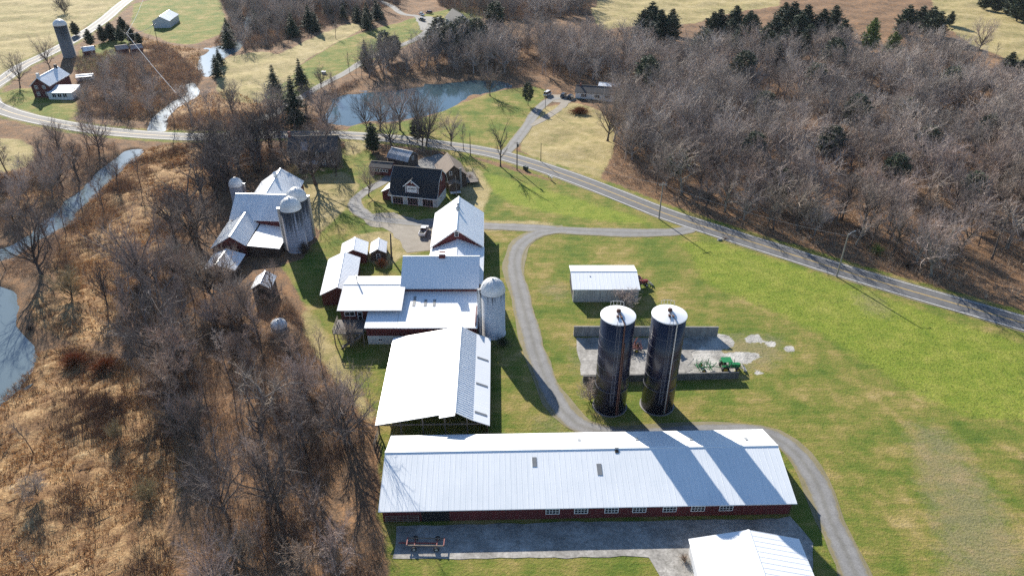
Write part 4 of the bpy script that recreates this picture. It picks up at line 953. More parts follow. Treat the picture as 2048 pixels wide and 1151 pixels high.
def implement(name, label, x, y, rz, mat, n, seed):
    t = thing(name, label, 'farm machine', (x, y, .05), R(rz)); rr = random.Random(seed); b = MB()
    b.bar((-1.8,0,.7),(1.9,0,.7),.14).bar((-1.5,-.9,.65),(-1.5,.9,.65),.12).bar((1.0,-1.0,.65),(1.0,1.0,.65),.12).bar((1.9,0,.7),(3.2,0,.45),.1)
    b.build('frame', M[mat], t); a = MB()
    for i in range(n):
        x0 = rr.uniform(-1.7,1.5); y0 = rr.uniform(-1,1)
        a.bar((x0,y0,.6), (x0+rr.uniform(-.9,.9), y0+rr.uniform(-.7,.7), rr.uniform(.8,2.3)), .09)
    a.build('arms', M[mat], t); d = MB()
    for i in range(n//3):
        x0, y0 = rr.uniform(-1.6,1.4), rr.uniform(-1,1); d.torus((x0,y0,rr.uniform(.9,1.4)), .42, .05, 16, 4)
    d.build('reels', M[mat], t)
    for y in (-1.05, 1.05): wheel(t, -.6, y, .42, .22, 'yellow_rim')
    return t
implement('hay_tedder', 'green hay tedder with folded arms behind the green tractor', 39.6, 114.9, 5, 'green_paint', 22, 3)
implement('hay_rake', 'rusty red hay rake parked between the navy silos', 26.0, 121.8, 170, 'rust_red', 24, 5)
# wagon running gear
t = thing('hay_wagon', 'bare red wagon running gear with four wheels on the shaded apron', 'wagon', (-13.2, 71.8, .05), R(-1))
MB().box(-2.9,2.9,-.75,-.62,.72,.86).box(-2.9,2.9,.62,.75,.72,.86).build('beam', M['wood'], t)
b = MB(); b.box(-1.75,-1.6,-.95,.95,.45,.72).box(1.65,1.8,-.95,.95,.45,.72).bar((-4.2,0,.5),(1.7,0,.55),.14); b.box(-2.9,-2.75,-.75,.75,.86,1.0).box(2.75,2.9,-.75,.75,.86,1.0); b.build('axle_frame', M['red_paint'], t)
for x in (-1.68, 1.72):
    for y in (-1.05, 1.05): wheel(t, x, y, .40, .24)
# ---- poles, boxes, bins, lines
def pole(label, px, py, h, arm=None, mat='pole', r=.16, lean=0, armrot=0, ref=None):
    p = at(px, py); t = thing('utility_pole', label, 'pole', (p.x, p.y, 0), R(armrot)); block(p.x, p.y, 1.0)
    MB().tube([(0,0,-.5),(lean*.5,0,h*.5),(lean,0,h)], [r*1.25, r*1.08, r*.8], 10).build('shaft', M[mat], t)
    if arm == 'cross':
        MB().box(-1.25, 1.25, -.16, -.04, h-.75, h-.6).build('crossarm', M[mat], t)
        i = MB()
        for x in (-1.15, -.4, .4, 1.15): i.tube([(x,-.1,h-.6),(x,-.1,h-.38)], .06, 8)
        i.build('insulator', M['steel'], t)
    if arm == 'lamp':
        MB().tube([(0,0,h-.5),(.8,0,h+.15),(1.9,0,h+.3)], .05, 6).build('lamp_arm', M['steel'], t); MB().tube([(1.7,0,h+.3),(2.2,0,h+.28)], [.1,.16], 8).build('lamp_head', M['steel'], t)
    if arm == 'can': MB().tube([(.35,0,h-1.6),(.35,0,h-.7)], .24, 12).build('transformer', M['dark_concrete'], t); MB().box(-.9,.9,-.12,-.02,h-.4,h-.28).build('crossarm', M[mat], t)
    return t
pole('tall pale utility pole with a short crossarm where the farm drive meets the road', 1317.7, 437.7, 11.3, 'cross', armrot=20)
pole('tall pale utility pole with a lamp arm beside the lower road', 1673, 553, 12.0, 'lamp', armrot=25)
pole('dark utility pole with a transformer opposite the ranch driveway', 1034, 340, 9.7, 'can', 'dark_pole')
pole('thin plain pole at the road edge of the dry ranch field', 1081.5, 323, 6.6, None, 'dark_pole', .1)
pole('slender yard pole on the lawn below the ranch house', 1090.5, 218, 8.5, None, 'pole', .1)
pole('dark pole leaning beside the tiny vine covered shed', 783, 518, 7.5, None, 'dark_pole', .2, .4)
pole('dark plain pole behind the brown house', 941, 311, 8.0, None, 'dark_pole', .12)
pole('pale pole beside the brown house porch', 913, 392, 6.5, None, 'pole', .1)
pole('tall pole carrying bright cables among brush by the far brook', 268, 122, 14, 'cross', 'pole', .16, armrot=60)
pole('slim pole beside the road bend below the far grey barn', 318, 95, 12, 'cross', 'dark_pole', .13, armrot=60)
def cable(label, a, b, sag, r=.05):
    a, b = Vector(a), Vector(b); P = []
    for i in range(17): u = i/16; q = a.lerp(b, u); q.z -= sag*4*u*(1-u); P.append(q)
    tag(MB().tube(P, r, 4).build('power_line', M['wire']), label, 'cable')
A0 = at(268,122); A0.z = 13.2
E_ = at(352,186, 6.0)
cable('bright power line slanting from the brook pole down toward the pale creek', A0, (E_.x, E_.y, 6.0), .6, .10)
q = at(318, 95); cable('power line strung between the two poles by the far brook', (A0.x, A0.y, 13.0), (q.x, q.y, 11.3), 1.0, .07)
q2 = at(288, -6, 14); cable('power line running up from the brook pole past the top edge', A0, (q2.x, q2.y, 14), 1.0, .08)
a = at(1317.7,437.7); b_ = at(1673,553); c_ = at(1034,340)
cable('roadside power line between the two pale utility poles', (a.x, a.y, 10.8), (b_.x, b_.y, 11.4), 1.2, .018)
cable('roadside power line between the transformer pole and the crossarm pole', (c_.x, c_.y, 9.2), (a.x, a.y, 10.8), 1.2, .018)
for i, (px, py, lab) in enumerate(((1097.5,357,'leftmost of three white mailboxes by the road'),(1100.5,359.5,'middle one of three white mailboxes by the road'),(1103.5,362,'rightmost of three white mailboxes by the road'))):
    p = at(px, py); t = thing('mailbox', lab, 'mailbox', (p.x, p.y, 0), R(45), 'mailboxes by the road')
    MB().box(-.06,.06,-.06,.06,0,1.1).build('post', M['wood'], t); MB().prism([(-.14,1.1),(.14,1.1),(.14,1.28),(.08,1.38),(-.08,1.38),(-.14,1.28)], -.3, .3).build('box', M['trim'], t)
for px, py, lab in ((1049,339,'left of two dark wheeled bins beside the road'),(1053.5,340.5,'right of two dark wheeled bins beside the road')):
    p = at(px, py); t = thing('wheeled_bin', lab, 'bin', (p.x, p.y, .04), R(40), 'wheeled bins by the road')
    MB().add([(-.3,-.35,.08),(.3,-.35,.08),(.3,.35,.08),(-.3,.35,.08),(-.4,-.45,1.15),(.4,-.45,1.15),(.4,.45,1.15),(-.4,.45,1.15)], [(3,2,1,0),(4,5,6,7),(0,1,5,4),(1,2,6,5),(2,3,7,6),(3,0,4,7)]).build('body', M['bin_green'], t)
    MB().prism([(-.48,1.15),(.48,1.15),(.48,1.2),(0,1.3),(-.48,1.2)], -.43, .43).build('lid', M['bin_green'], t)
    for x in (-.3, .3): wheel(t, x, .38, .11, .06, hub=False)
p = at(648, 148); t = thing('pump_box', 'small pale box standing on the green bank beside the lane', 'box', (p.x, p.y, 0), 0)
MB().box(-.9,.9,-.7,.7,0,1.1).build('cabinet', M['grey_wall'], t); MB().prism([(-.85,1.1),(.85,1.1),(.85,1.2),(0,1.45),(-.85,1.2)], -1.0, 1.0).build('lid', M['old_roof'], t)
p = at(1439, 480); t = thing('stone_marker', 'small pale stone where the drive meets the road', 'stone', (p.x, p.y, 0), R(20))
MB().add([(-.7,-.3,-.1),(.7,-.35,-.1),(.8,.3,-.1),(-.6,.4,-.1),(-.5,-.2,.4),(.5,-.25,.5),(.6,.2,.42),(-.4,.3,.5)], [(4,5,6,7),(0,1,5,4),(1,2,6,5),(2,3,7,6),(3,0,4,7)]).build('block', M['old_concrete'], t)

# ================================================================== TREES AND GROWTH
def norm(v): return v.normalized() if v.length > 1e-9 else Vector((0,0,1))
def grow_tree(seed, h, form):
    """Bare tree: tapered trunk with limbs, and a crown of boughs splitting down to twigs."""
    r = random.Random(seed); T = MB(); tri = []; C = MB()
    F_ = {'forest': dict(th=.72, tr=.017, nl=15, st=.30, len=.36, up=.22, ang=(30,52), n2=6, n3=6, n4=5),
          'open': dict(th=.48, tr=.026, nl=13, st=.34, len=.58, up=.15, ang=(28,62), n2=7, n3=6, n4=6),
          'slim': dict(th=.85, tr=.012, nl=12, st=.38, len=.22, up=.35, ang=(25,45), n2=4, n3=4, n4=4),
          'round': dict(th=.22, tr=.022, nl=16, st=.15, len=.74, up=.20, ang=(20,62), n2=7, n3=7, n4=6),
          'stark': dict(th=.62, tr=.028, nl=9, st=.35, len=.46, up=.12, ang=(35,65), n2=5, n3=5, n4=3)}[form]
    def perp(d):
        a = Vector((r.gauss(0,1), r.gauss(0,1), r.gauss(0,1))); return norm(a-d*a.dot(d))
    def path(p, d, L, n, jit, up):
        P = [p]; d = d.copy()
        for i in range(n):
            d = norm(d+Vector((r.gauss(0,jit), r.gauss(0,jit), r.gauss(0,jit)+up/n))); p = p+d*L/n; P.append(p)
        return P
    def pick(P, t):
        u = t*(len(P)-1); i = min(int(u), len(P)-2); return P[i].lerp(P[i+1], u-i), norm(P[i+1]-P[i])
    def ribbon(P, w0, w1):
        d = norm(P[-1]-P[0]); s = perp(d); vs = []
        for i, q in enumerate(P):
            w = (w0+(w1-w0)*i/(len(P)-1))/2; vs += [q-s*w, q+s*w]
        C.add(vs, [(2*i, 2*i+1, 2*i+3, 2*i+2) for i in range(len(P)-1)])
    H = h*F_['th']; r0 = h*F_['tr']
    tp = path(Vector((0,0,-.3)), norm(Vector((r.gauss(0,.06), r.gauss(0,.06), 1))), H, 7, .05, .1)
    T.tube(tp, [r0*1.45]+[r0*(1-.075*i*1.1) for i in range(1, 8)], 7)
    for k in range(F_['nl']):
        t = F_['st']+(1-F_['st'])*((k+r.random()*.8)/F_['nl']); top = (t-F_['st'])/(1-F_['st'])
        p, d = pick(tp, min(t, .999)); az = k*2.4+r.gauss(0,.35); ang = R(r.uniform(*F_['ang']))*(1.15-.55*top)
        d1 = norm(Vector((math.cos(az)*math.sin(ang), math.sin(az)*math.sin(ang), math.cos(ang))))
        L1 = h*F_['len']*(.62+.5*math.sin(math.pi*min(1, .25+.75*(1-top))))*r.uniform(.75,1.15)
        if top > .85: L1 = max(L1, (h-H)*1.05)
        r1 = r0*(.50-.12*top)*min(1.2, L1/(h*.3)); P1 = path(p, d1, L1, 5, .13, F_['up'])
        (T if r1 > r0*.33 else C).tube(P1, [r1*(1-.16*i) for i in range(6)], 5)
        for a in range(F_['n2']):
            q, e = pick(P1, .22+.78*(a+r.random())/F_['n2']*.98); an = R(r.uniform(25,55)); d2 = norm(e*math.cos(an)+perp(e)*math.sin(an)+Vector((0,0,.12)))
            L2 = L1*r.uniform(.34,.55); P2 = path(q, d2, L2, 3, .16, .22); r2 = max(.022, r1*.34)
            C.tube(P2, [r2, r2*.8, r2*.6, r2*.35], 3, cap=False)
            for b in range(F_['n3']):
                q, e = pick(P2, .15+.85*(b+r.random())/F_['n3']*.98); an = R(r.uniform(25,60)); d3 = norm(e*math.cos(an)+perp(e)*math.sin(an)+Vector((0,0,.15)))
                L3 = L2*r.uniform(.36,.6); P3 = path(q, d3, L3, 2, .18, .2); ribbon(P3, .055, .028)
                for c in range(F_['n4']):
                    q, e = pick(P3, .1+.9*(c+r.random())/F_['n4']*.98); an = R(r.uniform(20,60)); d4 = norm(e*math.cos(an)+perp(e)*math.sin(an)+Vector((0,0,.2)))
                    L4 = L3*r.uniform(.4,.75); s = perp(d4)*.02; C.add([q-s, q+s, q+d4*L4], [(0,1,2)])
    return T, C
def grow_conifer(seed, h, form):
    r = random.Random(seed); T = MB(); C = MB()
    T.tube([(0,0,-.3),(0,0,h*.5),(0,0,h*.98)], [h*.018, h*.011, .02], 7)
    nl = int(h*(3.2 if form == 'cedar' else 2.4)); base = {'spruce': .06, 'cedar': .03, 'pine': .20}[form]; R0 = h*{'spruce': .27, 'cedar': .36, 'pine': .27}[form]
    for i in range(nl):
        t = base+(1-base)*(i+r.random())/nl; u = (t-base)/(1-base); z = h*t
        rad = R0*{'spruce': (1-u)**.85, 'cedar': (math.sin(math.pi*min(1,.18+.82*(1-u)*.62+.0))*(1-u)**.45), 'pine': math.sin(math.pi*(.12+.82*u))**.8}[form]*r.uniform(.7,1.15)+.12
        nb = 8 if form != 'pine' else 7
        for k in range(nb):
            a = i*2.1+k*2*math.pi/nb+r.gauss(0,.2); d = Vector((math.cos(a), math.sin(a), {'spruce': -.18, 'cedar': .55, 'pine': .15}[form]+r.gauss(0,.08))).normalized(); s = Vector((-math.sin(a), math.cos(a), 0))
            L = rad*r.uniform(.7,1.1); p = Vector((0,0,z)); m = 7 if form != 'pine' else 9
            for j in range(m):
                f = (j+r.random())/m
                if form == 'pine': f = .45+.55*f
                q = p+d*L*f+s*r.gauss(0, .10*L)+Vector((0,0,r.gauss(0,.08*L)))
                w = (.18+.30*L*(1-f*.5))*r.uniform(.6,1.2); side = 1 if j % 2 else -1
                e = (d*r.uniform(.5,1.1)+s*side*r.uniform(.3,1.0)+Vector((0,0,r.uniform(-.35,.35)))).normalized(); g = e.cross(Vector((r.gauss(0,1), r.gauss(0,1), r.gauss(0,1)))).normalized()
                C.add([q-g*w*.35, q+g*w*.35, q+e*w*1.5], [(0,1,2)])
        if i % 2 == 0:
            for k in range(3):
                a = i*2.1+k*2.09; C.bar((0,0,z), (math.cos(a)*rad*.8, math.sin(a)*rad*.8, z-.05*rad), .05)
    return T, C
PROTO = {}
def proto(kind, i, maker, h, form, tm, cm):
    T, C = maker(hash((kind, i)) % 9973 if False else 101*len(PROTO)+17, h, form)
    PROTO[(kind, i)] = (T.mesh('trunk', M[tm], True), C.mesh('crown', M[cm]), h)
for i in range(5): proto('forest', i, grow_tree, 15.0, 'forest', 'trunk', 'twig')
for i in range(4): proto('open', i, grow_tree, 14.0, 'open', 'trunk', 'twig')
for i in range(2): proto('pale', i, grow_tree, 14.0, 'open', 'pale_trunk', 'pale_twig')
for i in range(4): proto('thicket', i, grow_tree, 13.0, 'slim' if i % 2 else 'forest', 'trunk', 'brown_twig')
for i in range(3): proto('slim', i, grow_tree, 12.0, 'slim', 'trunk', 'twig')
for i in range(2): proto('round', i, grow_tree, 7.0, 'round', 'trunk', 'twig')
proto('tan', 0, grow_tree, 7.0, 'round', 'trunk', 'budding'); proto('palebush', 0, grow_tree, 6.0, 'round', 'trunk', 'pale_twig')
for i in range(2): proto('stark', i, grow_tree, 14.0, 'stark', 'pale_trunk', 'pale_twig')
for i in range(3): proto('dark', i, grow_tree, 15.0, 'stark' if i == 1 else 'open', 'trunk', 'dark_twig')
for i in range(3): proto('spruce', i, grow_conifer, 14.0, 'spruce', 'trunk', 'needle')
for i in range(3): proto('cedar', i, grow_conifer, 9.0, 'cedar', 'trunk', 'needle')
for i in range(2): proto('pine', i, grow_conifer, 14.0, 'pine', 'trunk', 'needle')
proto('brightpine', 0, grow_conifer, 13.0, 'cedar', 'trunk', 'needle_bright')
TR = random.Random(21); NT = {k: sum(1 for q in PROTO if q[0] == k) for k in {q[0] for q in PROTO}}
PLACED = []
def height_at(x, y):
    i = np.clip(np.searchsorted(gx, x)-1, 0, nx_-2); j = np.clip(np.searchsorted(gy, y)-1, 0, ny_-2)
    return float(GZ[j, i])
def tree(kind, x, y, h, label, cat='tree', name='bare_tree', group=None, i=None, sx=1.0):
    i = TR.randrange(NT[kind]) if i is None else i; tm, cm, ph = PROTO[(kind, i)]
    t = thing(name, label, cat, (x, y, height_at(x, y)), TR.uniform(0, 6.28), group); s = h/ph; t.scale = (s*sx, s*sx, s)
    link('trunk', tm, t); link('crown', cm, t); PLACED.append((x, y)); return t
def named(kind, px, py, h, label, name='bare_tree', cat='tree', i=None, sx=1.0):
    p = at(px, py); return tree(kind, p.x, p.y, h, label, cat, name, None, i, sx)

named('dark', 632, 369, 17.5, 'big dark bare tree with a long shadow in front of the old farmhouse', i=0, sx=1.2)
named('open', 672, 352, 8.5, 'crooked smaller bare tree at the right corner of the old farmhouse', sx=.9)
named('open', 737, 392, 9.0, 'young bare tree on the lawn inside the gravel drive loop', sx=.85)
named('dark', 1001, 333, 15.5, 'tall leafless forked tree beside the road opposite the ranch driveway', i=1, sx=.6)
named('open', 852, 292, 15.0, 'tall many stemmed bare tree between the road and the striped barn', sx=.9)
named('open', 784, 296, 13.0, 'bare tree just behind the bushy evergreen by the road', sx=.9)
named('open', 902, 292, 11.0, 'bare tree on the verge behind the brown house', sx=.8)
named('slim', 927, 300, 9.0, 'thin bare tree next to the brown house ridge', sx=1.2)
named('cedar', 747, 304, 10.5, 'bushy dark evergreen beside the striped metal roof', 'evergreen_tree', sx=1.0)
named('pine', 835, 287, 9.0, 'loose green pine among bare trees by the road', 'evergreen_tree')
named('spruce', 594, 252, 19.0, 'tallest dark spruce standing at the road fork', 'evergreen_tree', sx=1.15)
named('spruce', 604, 176, 13.0, 'dark spruce beside the lane above the tallest spruce', 'evergreen_tree', sx=1.2)
named('spruce', 552, 190, 13.0, 'broad blue green spruce left of the lane', 'evergreen_tree', sx=1.3)
named('pine', 772, 124, 15.0, 'left and larger of two pines on the bank above the pond', 'evergreen_tree', i=0)
named('pine', 792, 122, 12.5, 'right and smaller of two pines on the bank above the pond', 'evergreen_tree', i=1)
named('spruce', 733, 135, 13.0, 'dark evergreen mass at the lane edge left of the two pines', 'evergreen_tree', sx=1.3)
named('pine', 1056, 211, 9.5, 'single round topped pine on the green slope left of the ranch driveway', 'evergreen_tree', sx=.9)
named('open', 1215, 282, 16.5, 'big bare tree at the wood corner by the ranch field', sx=.9)
named('open', 642, 176, 9.0, 'bare tree standing alone beside the lane below the green bank', sx=.9)
named('slim', 700, 148, 9.5, 'left of two thin bare trees by the lane'); named('slim', 712, 150, 9.0, 'right of two thin bare trees by the lane')
named('slim', 671, 76, 8.5, 'small bare tree alone on the dry slope above the lane', sx=1.3)
named('open', 100, 136, 13.0, 'round bare tree left of the old dark silo beside the road', sx=.8)
named('open', 40, 174, 13.0, 'bare tree inside the road bend in front of the red farmhouse', sx=.8)
named('round', 130, 27, 9.0, 'bushy bare tree alone in the pale far field')
named('open', 980, 192, 12.0, 'bare tree at the right shore of the pond casting a long lawn shadow', sx=.8)
named('open', 760, 262, 15.0, 'spreading bare tree in front of the pond, nearer the spruces', sx=1.0)
named('open', 800, 260, 15.0, 'spreading bare tree in front of the pond, nearer the ranch side', sx=1.0)
named('dark', 735, 262, 12.0, 'dark bare tree before the left part of the pond', i=2, sx=.85)
named('open', 838, 256, 14.5, 'bare tree at the pond edge left of the loose green pine', sx=.85)
named('open', 660, 262, 13.0, 'leaning bare tree at the left end of the pond', sx=1.0)
named('open', 1955, 105, 15.0, 'tall bare tree at the edge of the pale hilltop field', sx=.9)
named('slim', 1990, 116, 8.0, 'thin bare sapling at the edge of the pale hilltop field')
named('stark', 555, 842, 13.0, 'pale dead tree with white limbs at the lower wood edge', i=0, sx=1.15)
named('open', 290, 585, 17.0, 'largest spreading bare tree standing in the tawny marsh', i=2, sx=1.1)
named('dark', 85, 555, 16.0, 'large bare tree leaning over the pale creek at left', i=2, sx=1.0)
named('dark', 432, 345, 16.5, 'big dark bare tree left of the short domed silo', i=2, sx=1.0)
named('dark', 505, 318, 16.0, 'big dark bare tree between road and west barns', i=0, sx=1.0)
named('dark', 545, 300, 15.0, 'dark bare tree at the left side of the old farmhouse', i=2, sx=.9)
named('dark', 845, 296, 14.0, 'dark bare tree behind the striped barn', i=0, sx=.8)
named('open', 345, 745, 18.0, 'many limbed dark tree at the corner of marsh and brown wood', i=1)
named('tan', 146, 600, 6.5, 'rounded straw coloured bush tree in the marsh below the creek', sx=1.1)
named('tan', 590, 356, 4.0, 'yellow green bush at the left front corner of the old farmhouse', 'bush', 'bush')
named('palebush', 700, 690, 5.0, 'small twiggy bush against the white foundation of the lean-to', 'bush', 'bush', sx=.7)
named('palebush', 1250, 612, 4.0, 'reddish twiggy bush behind the left navy silo', 'bush', 'bush', sx=1.3)
named('palebush', 1180, 800, 4.0, 'brown brush clump against the left navy silo base', 'bush', 'bush', sx=1.0)
for q_ in ((1735,106),(1738,124),(1776,124),(1780,142)): block(at(*q_).x, at(*q_).y, 9)
named('brightpine', 1735, 106, 17.0, 'left and taller of two bright green conifers in the hillside wood', 'evergreen_tree', sx=1.0)
named('brightpine', 1777, 124, 14.0, 'right and shorter of two bright green conifers in the hillside wood', 'evergreen_tree', sx=1.2)
for n_, (px, py, h) in enumerate(((1278,74,12),(1296,78,13),(1316,78,13),(1334,74,11),(1288,90,10),(1312,92,10),(1302,70,13),(1324,86,12),(1270,86,11),(1340,88,11),(1300,100,10))):
    p = at(px+TR.uniform(-8,8), py+TR.uniform(-5,5)); tree('cedar', p.x, p.y, h*TR.uniform(1.1,1.45), 'dark cedar in the tight clump at the top of the dry hill', 'tree', 'evergreen_tree', 'cedars of the hilltop clump', sx=1.2)
for n_, (px, py, h) in enumerate(((188,88,10),(203,84,11),(218,84,11),(234,82,11),(250,84,10),(262,88,9),(152,76,8),(243,70,9),(225,72,10),(276,92,8))):
    p = at(px+TR.uniform(-8,8), py+TR.uniform(-5,5)); tree('cedar', p.x, p.y, h*TR.uniform(.75,1.05), 'dark evergreen in the thicket behind the pink roofed sheds', 'tree', 'evergreen_tree', 'evergreens behind the pink sheds', sx=1.2)
for n_, (px, py, h) in enumerate(((740,50,13),(752,40,12),(728,60,11),(764,38,11),(720,48,12),(706,44,11),(690,40,10))):
    p = at(px+TR.uniform(-12,12), py+TR.uniform(-6,6)); h *= TR.uniform(.75,1.2); tree('spruce', p.x, p.y, h, 'dark spruce in the group above the green bank', 'tree', 'evergreen_tree', 'spruces above the green bank', sx=1.4)
for n_, (px, py, h) in enumerate(((1975,22,11),(1992,26,12),(2010,30,13),(2030,38,13),(2044,42,12),(2000,14,11),(2022,20,12))):
    p = at(px+TR.uniform(-8,8), py+TR.uniform(-5,5)); tree('cedar', p.x, p.y, h*TR.uniform(1.1,1.45), 'dark cedar in the black-green clump at the top right corner', 'tree', 'evergreen_tree', 'cedars at the top right corner', sx=1.3)
named('cedar', 2012, 150, 11, 'dark cedar at the right edge below the pale hilltop field', 'evergreen_tree', sx=1.3)
named('cedar', 2042, 156, 10, 'second dark cedar cut by the right edge of the photo', 'evergreen_tree', sx=1.2)
named('cedar', 1898, 52, 8, 'lone pointed cedar against the pale hilltop field', 'evergreen_tree', sx=1.2)
for n_, (px, py, h) in enumerate(((1420,82,11),(1440,78,12),(1462,80,12),(1484,82,11),(1500,90,12),(1545,86,12),(1575,80,13),(1600,72,13),(1660,72,13),(1585,96,12),(1615,104,11),(1830,64,13),(1848,74,12),(1862,86,12),(1555,110,11),(1660,112,11),(1455,92,11),(1475,98,12),(1530,106,11),(1600,86,12),(1645,82,13),(1675,98,12),(1810,72,12),(1560,68,12),(1490,68,11),(1540,120,10),(1600,120,10))):
    p = at(px+TR.uniform(-8,8), py+TR.uniform(-5,5)); tree('cedar', p.x, p.y, h*TR.uniform(1.1,1.45), 'dark cedar along the top of the hillside wood', 'tree', 'evergreen_tree', 'cedars along the top of the hillside wood', sx=1.3)
for n_, (px, py, h) in enumerate(((450,80,12),(470,95,12),(440,128,10),(430,152,9),(520,60,12),(545,52,12),(580,66,12),(610,58,12),(640,62,11),(560,30,12),(600,22,12),(470,46,12),(505,24,12),(650,26,12),(690,16,11))):
    p = at(px+TR.uniform(-12,12), py+TR.uniform(-6,6)); h *= TR.uniform(.75,1.2); tree('spruce', p.x, p.y, h, 'dark evergreen mixed into the bare wood along the far brook', 'tree', 'evergreen_tree', 'evergreens along the far brook', sx=1.5)
for n_, (px, py, h) in enumerate(((900,118,12),(925,108,12),(955,112,12),(870,124,11),(990,70,12),(880,96,11),(1500,330,8),(1420,260,8),(1560,400,7),(1650,330,9),(1890,200,9),(1800,260,8),(1960,300,8),(1350,360,7),(1480,180,11),(1620,200,10),(1840,330,9),(1700,270,10),(1930,420,8),(1290,190,11),(1780,380,8),(1520,255,9),(1400,130,11),(1660,150,11))):
    p = at(px, py); tree('pine', p.x, p.y, h*1.5, 'greenish pine scattered singly among the bare hillside trees', 'tree', 'evergreen_tree', 'pines scattered in the bare wood', sx=1.2)

# wild growth keeps off roads, water and buildings
LINES = [(ROAD[::3], 6.5), (LANE[::3], 3.5), (RANCH[::3], 4), (RLOOP[::3], 3), (DRIVE[::3], 4), (BARNWAY[::3], 4)]
WATERS = CREEK+MARSH_POOL+POND
BL = np.array(BLOCKED)
def free(X, Y, margin=0.0, roads=True):
    ok = np.ones(X.shape, bool)
    if roads:
        for l, d in LINES: ok &= seg_dist(X, Y, l) > d
    px, py = px_of(X, Y)
    for w in WATERS: ok &= ~inpoly(px, py, w)
    for bx, by, br in BL: ok &= (X-bx)**2+(Y-by)**2 > (br+margin)**2
    return ok
def scatter(polys, spacing, seed, margin=1.0, jitter=.85, roads=True):
    """Jittered points of even spacing inside surveyed outlines."""
    r = np.random.default_rng(seed); out = []
    W = [at(x, max(y, -200)) for q in polys for x, y in q]
    x0, x1 = min(p.x for p in W), max(p.x for p in W); y0, y1 = min(p.y for p in W), max(p.y for p in W)
    X, Y = np.meshgrid(np.arange(x0, x1, spacing), np.arange(y0, y1, spacing)); X[1::2] += spacing/2
    X = (X+r.uniform(-.5,.5,X.shape)*spacing*jitter).ravel(); Y = (Y+r.uniform(-.5,.5,Y.shape)*spacing*jitter).ravel()
    px, py = px_of(X, Y); k = np.zeros(X.shape, bool)
    for q in polys: k |= inpoly(px, py, q)
    X, Y = X[k], Y[k]; k = free(X, Y, margin, roads); return np.stack([X[k], Y[k]], 1)
WOOD = [[(1222,318),(1208,346),(1250,368),(1335,394),(1440,430),(1530,460),(1600,474),(1700,500),(1800,530),(1850,550),(1960,588),(2060,614),(2120,630),(2300,300),(2060,215),(1985,165),(1930,142),(1880,112),(1800,100),(1700,100),(1560,112),(1420,122),(1330,122),(1230,106),(1150,92),(1060,80),(980,84),(905,84),(880,104),(800,124),(760,142),(715,160),(730,164),(800,156),(900,146),(1060,150),(1140,160),(1225,196),(1230,250)]]
left_wood = [[(470,575),(560,560),(600,640),(640,720),(700,790),(752,860),(760,1000),(765,1080),(740,1200),(420,1200),(370,1000),(340,880),(270,770),(230,660),(200,570),(250,560),(330,500),(400,545)]]
creek_wood = [[(330,480),(400,420),(440,330),(470,300),(575,300),(590,340),(520,345),(440,390),(400,440),(400,520),(340,520)]]
west_bank = [[(-60,350),(60,345),(80,290),(230,290),(240,305),(160,372),(90,430),(40,462),(-60,480)]]
bank2 = [[(0,520),(90,480),(160,420),(260,340),(300,330),(280,400),(200,470),(140,540),(60,556),(0,556)]]
house_side = [[(165,125),(240,118),(300,150),(335,195),(300,250),(165,222),(165,205),(200,190),(200,150)]]
brook_top = [[(430,-30),(520,-30),(640,20),(610,60),(545,92),(490,100),(468,60)], [(520,-30),(780,-30),(800,10),(700,28),(640,45)], [(330,246),(400,226),(520,225),(560,214),(610,235),(545,262),(340,257)]]
top_mid = [[(880,14),(985,40),(1060,40),(1180,30),(1180,-30),(860,-30)]]
verge = [[(460,292),(575,292),(585,320),(470,330)], [(600,288),(690,290),(700,300),(610,300)], [(690,300),(900,300),(890,310),(780,304)]]
pond_front = [[(520,225),(650,235),(640,262),(520,262)], [(640,200),(690,170),(720,160),(700,180),(660,205)]]
lower_left = [[(-60,840),(120,800),(240,860),(330,980),(360,1200),(-60,1200)]]
rr = random.Random(99)
cnt = 0
def wild(polys, spacing, seed, kinds, hs, label, group, margin=1.5, limit=None, sx=(.85,1.15), roads=True):
    P = scatter(polys, spacing, seed, margin, roads=roads)
    if limit: P = P[np.argsort(P[:,1])][:limit]
    for x, y in P:
        k = rr.choice(kinds); tree(k, x, y, rr.uniform(*hs)*(.62 if k in ('round','palebush','tan') else 1), label, 'tree', 'bare_tree', group, sx=rr.uniform(*sx))
    return P
nA = len(PLACED)
wild(left_wood, 6.9, 1, ['thicket','thicket','thicket','thicket','forest','slim','open','dark','round','palebush'], (8.5,15), 'grey-brown bare tree in the dense thicket left of the long barn', 'bare trees in the thicket left of the barns', sx=(.7,1.0))
wild(creek_wood, 6.4, 2, ['forest','dark','open','dark'], (11,16.5), 'bare tree in the narrow belt between creek flat and west barns', 'bare trees beside the west barns', sx=(.95,1.25))
wild(west_bank, 8.4, 3, ['forest','dark','slim','open','round','pale'], (8,14), 'bare tree on the far bank of the left hand creek', 'bare trees on the far creek bank')
wild(bank2, 11, 4, ['slim','slim','forest','pale'], (9,14), 'slim bare tree standing on the near creek bank', 'bare trees on the near creek bank')
wild(verge+pond_front, 8.5, 6, ['forest','slim','open'], (8,13), 'bare roadside tree near the old farmhouse and the pond', 'bare trees near farmhouse and pond')
wild(lower_left, 17.0, 8, ['slim','palebush','tan','slim'], (5,8), 'thin bare sapling rising from the orange marsh grass', 'saplings in the orange marsh')
print('near trees', len(PLACED)-nA)
PW = scatter(WOOD, 6.6, 11, 1.5, 1.0)
gap = np.sin(PW[:,0]*.085+1.7*np.sin(PW[:,1]*.06))*np.sin(PW[:,1]*.075+1.3*np.sin(PW[:,0]*.05))
PW = PW[(gap < .42) | (RNG.random(len(PW)) < .15)]; PW = PW[np.argsort(PW[:,1]+.15*np.abs(PW[:,0]-120))]
